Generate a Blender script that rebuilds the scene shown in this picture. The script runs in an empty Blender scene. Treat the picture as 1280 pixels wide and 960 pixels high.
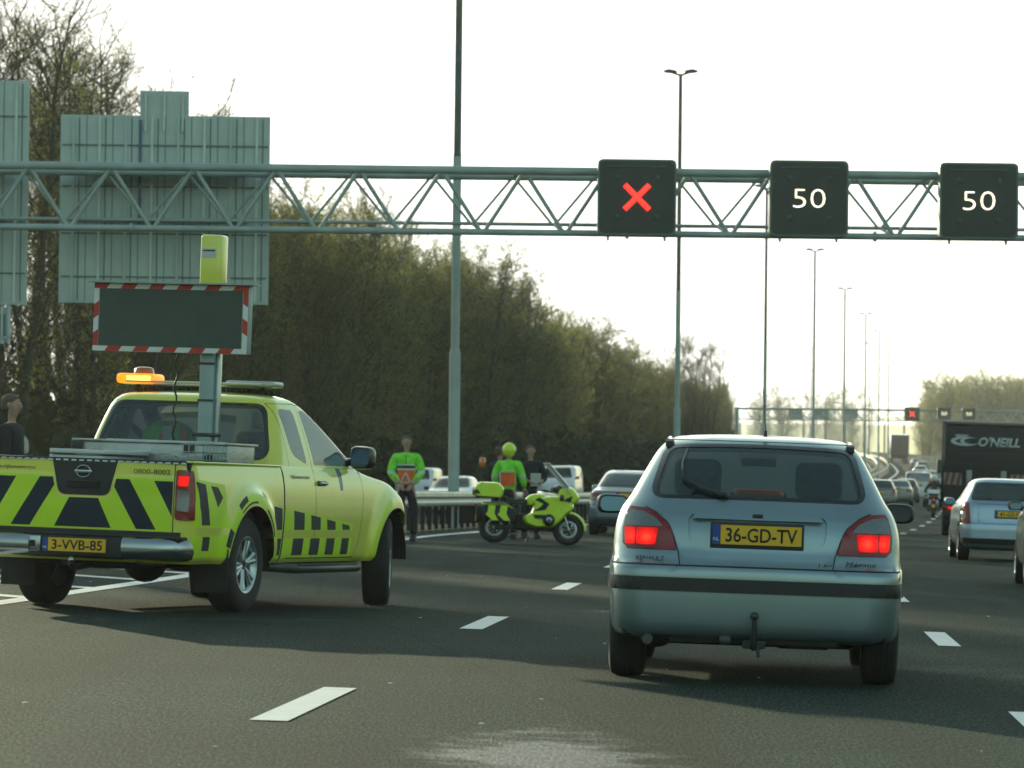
import bpy, bmesh, math, random
import numpy as np
from mathutils import Vector, Matrix, Euler
from mathutils.geometry import delaunay_2d_cdt, tessellate_polygon

random.seed(7); np.random.seed(7)
PI = math.pi
R = math.radians
sc = bpy.context.scene
COL = sc.collection
F = 5090.0            # focal length in photo pixels (1280 wide)
EYE = 1.115
HAZE = 0.00014

# ------------------------------------------------------------------ camera, world, sun, exposure
cam_d = bpy.data.cameras.new('camera'); cam = bpy.data.objects.new('camera', cam_d); COL.objects.link(cam)
cam_d.sensor_width = 36.0; cam_d.lens = F/1280*36.0
cam_d.clip_start = 0.5; cam_d.clip_end = 8000
cam.matrix_world = Matrix.Translation((0, 0, EYE)) @ Matrix.Rotation(R(90)+math.atan(120/F), 4, 'X') @ Matrix.Rotation(R(0.65), 4, 'Z')
cam_d.dof.use_dof = True; cam_d.dof.focus_distance = 28.0; cam_d.dof.aperture_fstop = 8.0
sc.camera = cam
SUN_AZ, SUN_EL = -21.0, 11.5      # degrees, azimuth from +Y (negative: to the left)
w = bpy.data.worlds.new('World'); sc.world = w; w.use_nodes = True
nt = w.node_tree
sky = nt.nodes.new('ShaderNodeTexSky'); sky.sky_type = 'NISHITA'; sky.sun_disc = False
sky.sun_elevation = R(SUN_EL); sky.sun_rotation = R(SUN_AZ); sky.air_density = 1.3; sky.dust_density = 2.0; sky.ozone_density = 1.0
hs = nt.nodes.new('ShaderNodeHueSaturation'); hs.inputs['Saturation'].default_value = 0.66
tn = nt.nodes.new('ShaderNodeVectorMath'); tn.operation = 'MULTIPLY'; tn.inputs[1].default_value = (0.80, 1.04, 0.97)   # the camera's cool white balance
nt.links.new(sky.outputs[0], hs.inputs['Color']); nt.links.new(hs.outputs[0], tn.inputs[0])
mn = nt.nodes.new('ShaderNodeVectorMath'); mn.operation = 'MINIMUM'; mn.inputs[1].default_value = (8.2, 8.1, 7.4)       # cap on the sky's brightness, added so thin posts and twigs show
nt.links.new(tn.outputs[0], mn.inputs[0]); nt.links.new(mn.outputs[0], nt.nodes['Background'].inputs[0]); nt.nodes['Background'].inputs[1].default_value = 0.15
sd = bpy.data.lights.new('sun', 'SUN'); so = bpy.data.objects.new('sun', sd); COL.objects.link(so)
sd.energy = 3.2; sd.angle = R(0.6); sd.color = (1.0, 0.93, 0.60)
so.rotation_euler = Vector((math.sin(R(SUN_AZ))*math.cos(R(SUN_EL)), math.cos(R(SUN_AZ))*math.cos(R(SUN_EL)), math.sin(R(SUN_EL)))).to_track_quat('Z', 'Y').to_euler()
sc.view_settings.view_transform = 'Standard'; sc.view_settings.look = 'None'
sc.view_settings.gamma = 1.0; sc.view_settings.exposure = 0.70; sc.view_settings.use_curve_mapping = False
sc.cycles.use_denoising = True
sc.cycles.max_bounces = 8; sc.cycles.transparent_max_bounces = 16; sc.cycles.volume_bounces = 0
sc.cycles.caustics_reflective = False; sc.cycles.caustics_refractive = False

# ------------------------------------------------------------------ materials
MATS = {}
def mat(name, col, rough=0.5, metal=0.0, coat=0.0, noise=0.0, nscale=8.0, bump=0.0, bscale=60.0, emit=None, estr=0.0, alpha=None, spec=0.5, trans=0.0, rvar=0.0):
    m = bpy.data.materials.new(name); m.use_nodes = True
    n = m.node_tree; b = n.nodes['Principled BSDF']
    b.inputs['Base Color'].default_value = (*col, 1); b.inputs['Roughness'].default_value = rough
    b.inputs['Metallic'].default_value = metal; b.inputs['Coat Weight'].default_value = coat
    b.inputs['Coat Roughness'].default_value = 0.06; b.inputs['Specular IOR Level'].default_value = spec
    if noise or bump or rvar:
        tc = n.nodes.new('ShaderNodeTexCoord')
    if noise:
        t = n.nodes.new('ShaderNodeTexNoise'); t.inputs['Scale'].default_value = nscale; t.inputs['Detail'].default_value = 5
        n.links.new(tc.outputs['Object'], t.inputs['Vector'])
        r = n.nodes.new('ShaderNodeMapRange'); r.inputs[1].default_value = 0.3; r.inputs[2].default_value = 0.7
        r.inputs[3].default_value = 1-noise; r.inputs[4].default_value = 1+noise
        n.links.new(t.outputs['Fac'], r.inputs[0])
        mx = n.nodes.new('ShaderNodeVectorMath'); mx.operation = 'SCALE'; mx.inputs[0].default_value = col
        n.links.new(r.outputs[0], mx.inputs['Scale']); n.links.new(mx.outputs[0], b.inputs['Base Color'])
        if rvar:
            r2 = n.nodes.new('ShaderNodeMapRange'); r2.inputs[1].default_value = 0.35; r2.inputs[2].default_value = 0.65
            r2.inputs[3].default_value = max(0.02, rough-rvar); r2.inputs[4].default_value = rough+rvar
            n.links.new(t.outputs['Fac'], r2.inputs[0]); n.links.new(r2.outputs[0], b.inputs['Roughness'])
    if bump:
        t = n.nodes.new('ShaderNodeTexNoise'); t.inputs['Scale'].default_value = bscale; t.inputs['Detail'].default_value = 3
        n.links.new(tc.outputs['Object'], t.inputs['Vector'])
        bp = n.nodes.new('ShaderNodeBump'); bp.inputs['Strength'].default_value = bump; bp.inputs['Distance'].default_value = 0.01
        n.links.new(t.outputs['Fac'], bp.inputs['Height']); n.links.new(bp.outputs[0], b.inputs['Normal'])
    if emit:
        b.inputs['Emission Color'].default_value = (*emit, 1); b.inputs['Emission Strength'].default_value = estr
    if trans:
        b.inputs['Transmission Weight'].default_value = trans
    MATS[name] = m
    return m

def glass_mat(name, tint, refl_rough=0.02, opac=0.0, body=(0.02, 0.03, 0.03), ior=1.5, dirt=0.0):
    m = bpy.data.materials.new(name); m.use_nodes = True; n = m.node_tree
    n.nodes.remove(n.nodes['Principled BSDF']); out = n.nodes['Material Output']
    tr = n.nodes.new('ShaderNodeBsdfTransparent'); tr.inputs[0].default_value = (*tint, 1)
    gl = n.nodes.new('ShaderNodeBsdfGlossy'); gl.inputs['Roughness'].default_value = refl_rough
    df = n.nodes.new('ShaderNodeBsdfDiffuse'); df.inputs[0].default_value = (*body, 1)
    m1 = n.nodes.new('ShaderNodeMixShader'); m1.inputs[0].default_value = opac
    n.links.new(tr.outputs[0], m1.inputs[1]); n.links.new(df.outputs[0], m1.inputs[2])
    fr = n.nodes.new('ShaderNodeFresnel'); fr.inputs[0].default_value = ior
    m2 = n.nodes.new('ShaderNodeMixShader')
    n.links.new(fr.outputs[0], m2.inputs[0]); n.links.new(m1.outputs[0], m2.inputs[1]); n.links.new(gl.outputs[0], m2.inputs[2])
    if dirt:      # dust on the pane that scatters the low sun
        tl = n.nodes.new('ShaderNodeBsdfTranslucent'); tl.inputs[0].default_value = (.75, .82, .76, 1); m3 = n.nodes.new('ShaderNodeMixShader'); m3.inputs[0].default_value = dirt
        n.links.new(m2.outputs[0], m3.inputs[1]); n.links.new(tl.outputs[0], m3.inputs[2]); m2 = m3
    n.links.new(m2.outputs[0], out.inputs[0]); MATS[name] = m
    return m

mat('silver_paint', (0.235, 0.32, 0.35), 0.34, 0.75, 0.7, 0.05, 3.0)
mat('blue_silver', (0.30, 0.40, 0.50), 0.34, 0.65, 0.8, 0.04, 3.0)
mat('grey_blue', (0.17, 0.23, 0.28), 0.32, 0.7, 0.9, 0.04, 3.0)
mat('champagne', (0.42, 0.38, 0.27), 0.34, 0.5, 0.8, 0.04, 3.0)
mat('dark_paint', (0.03, 0.035, 0.035), 0.3, 0.3, 0.9, 0.1, 3.0)
mat('grey_paint', (0.16, 0.17, 0.17), 0.35, 0.5, 0.8, 0.05, 3.0)
mat('white_paint', (0.72, 0.73, 0.72), 0.35, 0.0, 0.6, 0.04, 3.0)
mat('yellow_paint', (0.72, 0.74, 0.085), 0.30, 0.0, 1.0, 0.05, 2.0)
mat('yellow_film', (0.55, 0.80, 0.012), 0.45, 0.0, 0.15, 0.04, 4.0)
mat('navy_film', (0.010, 0.022, 0.040), 0.5, 0.0, 0.0, 0.1, 4.0, spec=0.25)
mat('blue_film', (0.02, 0.07, 0.2), 0.4, 0.0, 0.3)
mat('seam', (0.008, 0.01, 0.01), 0.7)
mat('black_plastic', (0.014, 0.018, 0.020), 0.55, 0, 0, 0.15, 10, 0.1, 300)
mat('black_gloss', (0.012, 0.014, 0.016), 0.25, 0, 0.5)
mat('rubber', (0.018, 0.019, 0.02), 0.8, 0, 0, 0.25, 12, 0.2, 120)
mat('underbody', (0.012, 0.012, 0.012), 0.85, 0, 0, 0.4, 8)
mat('trim', (0.03, 0.045, 0.05), 0.8, 0, 0, 0.15, 6)
mat('seat_cloth', (0.035, 0.055, 0.06), 0.9, 0, 0, 0.2, 20)
mat('pale_cloth', (0.25, 0.27, 0.25), 0.9, 0, 0, 0.2, 20)
mat('alloy', (0.45, 0.52, 0.55), 0.3, 0.8, 0.3, 0.08, 8)
mat('dark_metal', (0.06, 0.065, 0.07), 0.45, 0.6, 0, 0.2, 10)
mat('chrome', (0.36, 0.40, 0.43), 0.22, 1.0, 0, 0.06, 5)
mat('tread_alu', (0.42, 0.46, 0.47), 0.4, 0.85, 0, 0.1, 6, 0.5, 40)
mat('galv', (0.30, 0.40, 0.40), 0.5, 0.45, 0, 0.15, 4.0)
mat('galv_teal', (0.33, 0.40, 0.375), 0.55, 0.2, 0, 0.14, 2.0)
mat('galv_silhouette', (0.085, 0.10, 0.09), 0.6, 0.2, 0, 0.15, 3.0)  # darkened galvanised steel: silhouette against the bright sky put into the colour
mat('rail_steel', (0.34, 0.38, 0.36), 0.42, 0.6, 0, 0.2, 3.0)
mat('sign_back', (0.46, 0.55, 0.51), 0.65, 0.0, 0, 0.10, 1.2)
mat('sign_rib', (0.56, 0.64, 0.60), 0.55, 0.2, 0, 0.1, 2)
mat('box_dark', (0.030, 0.042, 0.036), 0.55, 0, 0, 0.15, 3)
mat('box_rim', (0.10, 0.16, 0.15), 0.5, 0.2, 0, 0.1, 3)
mat('led_panel', (0.058, 0.084, 0.072), 0.7, 0, 0, 0.08, 5, 0.6, 70)
mat('white_film', (0.72, 0.74, 0.72), 0.5, 0, 0, 0.05, 6)
mat('red_film', (0.50, 0.035, 0.015), 0.5, 0, 0, 0.08, 6)
mat('plate_yellow', (0.78, 0.46, 0.012), 0.45, 0, 0.2, 0.03, 8)
mat('plate_blue', (0.01, 0.06, 0.32), 0.45)
mat('plate_black', (0.012, 0.012, 0.012), 0.5)
def glow_lamp():
    m = mat('hatch_brake', (0.45, 0.004, 0.003), 0.35, spec=0.2); n = m.node_tree; b = n.nodes['Principled BSDF']; L = n.links
    tc = n.nodes.new('ShaderNodeTexCoord'); ab = n.nodes.new('ShaderNodeVectorMath'); ab.operation = 'ABSOLUTE'; L.new(tc.outputs['Object'], ab.inputs[0])
    outs = []
    for x, s in ((.628, 1.0), (.718, .75)):
        sb = n.nodes.new('ShaderNodeVectorMath'); sb.operation = 'SUBTRACT'; sb.inputs[1].default_value = (x, 0, .815); L.new(ab.outputs[0], sb.inputs[0])
        ml = n.nodes.new('ShaderNodeVectorMath'); ml.operation = 'MULTIPLY'; ml.inputs[1].default_value = (1, 0, 1.2); L.new(sb.outputs[0], ml.inputs[0])
        ln = n.nodes.new('ShaderNodeVectorMath'); ln.operation = 'LENGTH'; L.new(ml.outputs[0], ln.inputs[0])
        r = n.nodes.new('ShaderNodeMapRange'); r.interpolation_type = 'SMOOTHSTEP'; r.inputs[1].default_value = 0.0; r.inputs[2].default_value = .075; r.inputs[3].default_value = 1.0*s; r.inputs[4].default_value = 0.0; L.new(ln.outputs['Value'], r.inputs[0]); outs.append(r.outputs[0])
    mx = n.nodes.new('ShaderNodeMath'); mx.operation = 'MAXIMUM'; L.new(outs[0], mx.inputs[0]); L.new(outs[1], mx.inputs[1])
    wv = n.nodes.new('ShaderNodeTexWave'); wv.inputs['Scale'].default_value = 28; wv.bands_direction = 'X'; L.new(tc.outputs['Object'], wv.inputs['Vector'])
    wr = n.nodes.new('ShaderNodeMapRange'); wr.inputs[3].default_value = .75; wr.inputs[4].default_value = 1.15; L.new(wv.outputs['Fac'], wr.inputs[0])
    cr = n.nodes.new('ShaderNodeValToRGB'); cr.color_ramp.elements[0].color = (.30, .001, .001, 1); cr.color_ramp.elements[1].color = (1.0, .05, .02, 1); e = cr.color_ramp.elements.new(.5); e.color = (.85, .006, .004, 1)
    L.new(mx.outputs[0], cr.inputs[0]); L.new(cr.outputs[0], b.inputs['Emission Color']); L.new(wr.outputs[0], b.inputs['Emission Strength'])
glow_lamp()
mat('lamp_red', (0.22, 0.006, 0.006), 0.22, 0, 0.3, 0.15, 30)
mat('lamp_dark_red', (0.09, 0.006, 0.006), 0.15, 0, 1.0)
mat('lamp_clear', (0.15, 0.17, 0.18), 0.25, 0.3, 0.5, 0.12, 60)
mat('brake_on', (0.5, 0.004, 0.003), 0.4, emit=(1.0, 0.006, 0.004), estr=0.62, spec=0.15)
mat('brake_core', (0.7, 0.01, 0.005), 0.4, emit=(1.0, 0.045, 0.02), estr=1.1, spec=0.15)
mat('amber_on', (0.9, 0.35, 0.02), 0.3, emit=(1.0, 0.22, 0.008), estr=1.0)
mat('amber_core', (0.9, 0.5, 0.1), 0.3, emit=(1.0, 0.50, 0.05), estr=2.6)
mat('amber_lens', (0.5, 0.13, 0.01), 0.2, 0, 0.8)
mat('head_on', (0.9, 0.9, 0.85), 0.3, emit=(1.0, 0.95, 0.8), estr=4.0)
mat('led_red', (0.9, 0.02, 0.01), 0.4, emit=(1.0, 0.03, 0.02), estr=1.3)
mat('led_white', (0.9, 0.9, 0.8), 0.4, emit=(1.0, 0.86, 0.55), estr=1.6)
mat('mirror', (0.22, 0.33, 0.38), 0.08, 1.0)
mat('skin', (0.42, 0.25, 0.18), 0.6, 0, 0, 0.08, 30)
mat('hair', (0.09, 0.07, 0.05), 0.8, 0, 0, 0.3, 60)
mat('hiviz_green', (0.20, 0.75, 0.04), 0.75, 0, 0, 0.22, 9, 0.9, 14)
mat('hiviz_yellow', (0.60, 0.82, 0.02), 0.4, 0, 0.7, 0.06, 8)
mat('hiviz_orange', (0.78, 0.12, 0.02), 0.75, 0, 0, 0.1, 12)
mat('reflect_tape', (0.55, 0.58, 0.56), 0.4, 0.2)
mat('dark_cloth', (0.014, 0.016, 0.02), 0.9, 0, 0, 0.3, 12, 0.8, 16)
mat('grey_cloth', (0.10, 0.11, 0.12), 0.9, 0, 0, 0.3, 12)
mat('pale_shirt', (0.55, 0.52, 0.46), 0.9, 0, 0, 0.1, 12)
mat('truck_black', (0.006, 0.008, 0.009), 0.55, 0, 0.0, 0.1, 3)
mat('logo_pale', (0.50, 0.54, 0.54), 0.5)
mat('bark', (0.060, 0.056, 0.036), 0.9, 0, 0, 0.3, 4)
mat('pale_alu', (0.62, 0.64, 0.62), 0.5, 0.3, 0, 0.06, 6)
mat('concrete', (0.35, 0.34, 0.30), 0.9, 0, 0, 0.15, 1.0)
mat('barrier_pale', (0.62, 0.56, 0.44), 0.9, 0, 0, 0.08, 0.2)
def acrylic():
    m = bpy.data.materials.new('acrylic'); m.use_nodes = True; n = m.node_tree; n.nodes.remove(n.nodes['Principled BSDF'])
    a = n.nodes.new('ShaderNodeBsdfTranslucent'); a.inputs[0].default_value = (.80, .76, .62, 1); b = n.nodes.new('ShaderNodeBsdfTransparent'); b.inputs[0].default_value = (.85, .84, .76, 1); x = n.nodes.new('ShaderNodeMixShader'); x.inputs[0].default_value = .55
    n.links.new(a.outputs[0], x.inputs[1]); n.links.new(b.outputs[0], x.inputs[2]); n.links.new(x.outputs[0], n.nodes['Material Output'].inputs[0]); MATS['acrylic'] = m
acrylic()
mat('paint_line', (0.72, 0.72, 0.69), 0.6, 0, 0, 0.10, 14, 0.3, 200)
glass_mat('glass_rear', (0.62, 0.76, 0.76), 0.02, 0.16, (0.07, 0.16, 0.17), 1.8, dirt=0.02)
glass_mat('glass_clear', (0.80, 0.88, 0.86), 0.02, 0.03, dirt=0.06)
glass_mat('glass_plain', (0.72, 0.82, 0.80), 0.02, 0.05, dirt=0.03)
mat('board_red', (0.16, 0.03, 0.02), 0.6)
mat('board_white', (0.20, 0.21, 0.20), 0.6)
glass_mat('glass_side', (0.25, 0.33, 0.35), 0.02, 0.45, (0.07, 0.11, 0.14), 2.3)
glass_mat('visor_clear', (0.62, 0.60, 0.52), 0.05, 0.25, (0.35, 0.33, 0.28))

def leaf_mat(name, col, tcol, tw):
    m = bpy.data.materials.new(name); m.use_nodes = True; n = m.node_tree
    n.nodes.remove(n.nodes['Principled BSDF']); out = n.nodes['Material Output']
    d = n.nodes.new('ShaderNodeBsdfDiffuse'); t = n.nodes.new('ShaderNodeBsdfTranslucent'); mx = n.nodes.new('ShaderNodeMixShader')
    oi = n.nodes.new('ShaderNodeObjectInfo'); r = n.nodes.new('ShaderNodeMapRange'); r.inputs[3].default_value = 0.7; r.inputs[4].default_value = 1.35
    n.links.new(oi.outputs['Random'], r.inputs[0])
    for s, c in ((d, col), (t, tcol)):
        v = n.nodes.new('ShaderNodeVectorMath'); v.operation = 'SCALE'; v.inputs[0].default_value = c
        n.links.new(r.outputs[0], v.inputs['Scale']); n.links.new(v.outputs[0], s.inputs[0])
    mx.inputs[0].default_value = tw
    n.links.new(d.outputs[0], mx.inputs[1]); n.links.new(t.outputs[0], mx.inputs[2]); n.links.new(mx.outputs[0], out.inputs[0])
    MATS[name] = m
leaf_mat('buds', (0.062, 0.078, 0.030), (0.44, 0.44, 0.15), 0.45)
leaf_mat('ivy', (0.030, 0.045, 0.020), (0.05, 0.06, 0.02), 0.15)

def asphalt():
    m = bpy.data.materials.new('asphalt'); m.use_nodes = True; n = m.node_tree; b = n.nodes['Principled BSDF']; L = n.links
    tc = n.nodes.new('ShaderNodeTexCoord')
    def nz(scale, det=4, vec=None, rough=0.6):
        t = n.nodes.new('ShaderNodeTexNoise'); t.inputs['Scale'].default_value = scale; t.inputs['Detail'].default_value = det; t.inputs['Roughness'].default_value = rough
        L.new(vec or tc.outputs['Object'], t.inputs['Vector']); return t.outputs['Fac']
    def rng(x, a, b_, c, d):
        r = n.nodes.new('ShaderNodeMapRange'); r.inputs[1].default_value = a; r.inputs[2].default_value = b_; r.inputs[3].default_value = c; r.inputs[4].default_value = d
        L.new(x, r.inputs[0]); return r.outputs[0]
    def mul(a, b_):
        q = n.nodes.new('ShaderNodeMath'); q.operation = 'MULTIPLY'; L.new(a, q.inputs[0]); L.new(b_, q.inputs[1]); return q.outputs[0]
    mp = n.nodes.new('ShaderNodeMapping'); mp.inputs['Rotation'].default_value = (0, 0, 0.065); mp.inputs['Scale'].default_value = (1.6, 0.09, 1)
    L.new(tc.outputs['Object'], mp.inputs['Vector'])
    vo = n.nodes.new('ShaderNodeTexVoronoi'); vo.inputs['Scale'].default_value = 75; L.new(tc.outputs['Object'], vo.inputs['Vector'])
    mp3 = n.nodes.new('ShaderNodeMapping'); mp3.inputs['Scale'].default_value = (60, 11, 1); L.new(tc.outputs['Object'], mp3.inputs['Vector'])
    fine = rng(nz(95, 3, None, 0.7), 0.42, 0.68, 0.25, 3.2)
    big = rng(nz(0.35, 4), 0.3, 0.7, 0.8, 1.2)
    track = rng(nz(1.0, 3, mp.outputs[0]), 0.3, 0.7, 0.80, 1.2)
    dt = n.nodes.new('ShaderNodeVectorMath'); dt.operation = 'DOT_PRODUCT'; dt.inputs[1].default_value = (1.0, -0.065, 0); L.new(tc.outputs['Object'], dt.inputs[0])
    def lane(period, phase):      # wheel tracks and the oily strip between them
        a = n.nodes.new('ShaderNodeMath'); a.operation = 'MULTIPLY_ADD'; a.inputs[1].default_value = 2*PI/period; a.inputs[2].default_value = phase; L.new(dt.outputs['Value'], a.inputs[0])
        c = n.nodes.new('ShaderNodeMath'); c.operation = 'COSINE'; L.new(a.outputs[0], c.inputs[0]); return c.outputs[0]
    oil = rng(lane(3.456, 2*PI*0.558/3.456), 0.75, 1.0, 1.0, 0.80)
    track = mul(track, oil)
    # fine transverse and lengthwise repair seams
    vs_ = n.nodes.new('ShaderNodeTexVoronoi'); vs_.feature = 'DISTANCE_TO_EDGE'; vs_.inputs['Scale'].default_value = 1.0
    mp2 = n.nodes.new('ShaderNodeMapping'); mp2.inputs['Rotation'].default_value = (0, 0, 0.065); mp2.inputs['Scale'].default_value = (.25, .045, 1); L.new(tc.outputs['Object'], mp2.inputs['Vector']); L.new(mp2.outputs[0], vs_.inputs['Vector'])
    track = mul(track, rng(vs_.outputs['Distance'], 0.0, 0.006, 0.72, 1.0))
    grain = rng(nz(1.0, 2, mp3.outputs[0], 0.8), 0.38, 0.64, 0.22, 2.3)
    f = mul(mul(mul(fine, big), track), grain)
    v = n.nodes.new('ShaderNodeVectorMath'); v.operation = 'SCALE'; v.inputs[0].default_value = (0.0135, 0.027, 0.0225); L.new(f, v.inputs['Scale'])
    L.new(v.outputs[0], b.inputs['Base Color'])
    wet = rng(nz(0.22, 5, None, 0.65), 0.60, 0.72, 0.85, 0.5)
    # sunlit sheen put into the surface: a smoother, glossier patch in the nearest lane
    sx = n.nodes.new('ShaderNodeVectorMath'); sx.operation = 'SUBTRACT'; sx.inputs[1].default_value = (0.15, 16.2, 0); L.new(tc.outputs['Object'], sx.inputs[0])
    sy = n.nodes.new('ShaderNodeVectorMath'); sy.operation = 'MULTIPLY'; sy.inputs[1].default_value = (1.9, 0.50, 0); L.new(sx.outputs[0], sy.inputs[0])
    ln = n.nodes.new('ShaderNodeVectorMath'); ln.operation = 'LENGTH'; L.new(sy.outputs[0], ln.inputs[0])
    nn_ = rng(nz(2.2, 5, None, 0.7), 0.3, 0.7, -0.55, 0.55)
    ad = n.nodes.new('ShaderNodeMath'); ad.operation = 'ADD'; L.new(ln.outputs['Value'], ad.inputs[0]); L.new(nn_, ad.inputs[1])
    sheen = rng(ad.outputs[0], 0.45, 1.0, 1.0, 0.0)
    rg_ = n.nodes.new('ShaderNodeMix'); rg_.data_type = 'FLOAT'; L.new(sheen, rg_.inputs[0]); L.new(wet, rg_.inputs[2]); rg_.inputs[3].default_value = 0.42
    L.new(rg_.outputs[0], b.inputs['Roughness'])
    L.new(rng(mul(sheen, rng(nz(1.0, 2, mp3.outputs[0], 0.8), 0.42, 0.60, 0.0, 1.0)), 0, 1, 0.07, 0.33), b.inputs['Specular IOR Level'])
    bp = n.nodes.new('ShaderNodeBump'); bp.inputs['Strength'].default_value = 0.9; bp.inputs['Distance'].default_value = 0.012
    L.new(vo.outputs['Distance'], bp.inputs['Height']); L.new(bp.outputs[0], b.inputs['Normal'])
    MATS['asphalt'] = m
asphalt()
mat('grass_ground', (0.10, 0.10, 0.045), 0.95, 0, 0, 0.35, 0.5, 0.5, 8)

# ------------------------------------------------------------------ helpers
def tag(o, label=None, cat=None, group=None, kind=None):
    if label: o['label'] = label
    if cat: o['category'] = cat
    if group: o['group'] = group
    if kind: o['kind'] = kind
    return o
def empty(name, label=None, cat=None, group=None, loc=(0, 0, 0)):
    o = bpy.data.objects.new(name, None); COL.objects.link(o); o.location = loc; o.empty_display_size = 0.2
    return tag(o, label, cat, group)

def pchip(xs, ys):
    xs = np.array(xs, float); ys = np.array(ys, float)
    h = np.diff(xs); d = np.diff(ys)/h; m = np.zeros_like(xs)
    m[0] = d[0]; m[-1] = d[-1]
    for i in range(1, len(xs)-1):
        if d[i-1]*d[i] > 0:
            w1 = 2*h[i]+h[i-1]; w2 = h[i]+2*h[i-1]
            m[i] = (w1+w2)/(w1/d[i-1]+w2/d[i])
    def f(x):
        x = np.asarray(x, float); xc = np.clip(x, xs[0], xs[-1])
        k = np.clip(np.searchsorted(xs, xc, side='right')-1, 0, len(xs)-2)
        t = (xc-xs[k])/h[k]
        r = (2*t**3-3*t**2+1)*ys[k]+(t**3-2*t**2+t)*h[k]*m[k]+(-2*t**3+3*t**2)*ys[k+1]+(t**3-t**2)*h[k]*m[k+1]
        return r + (x-xc)*np.where(x > xc, m[-1], m[0])
    return f

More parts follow.
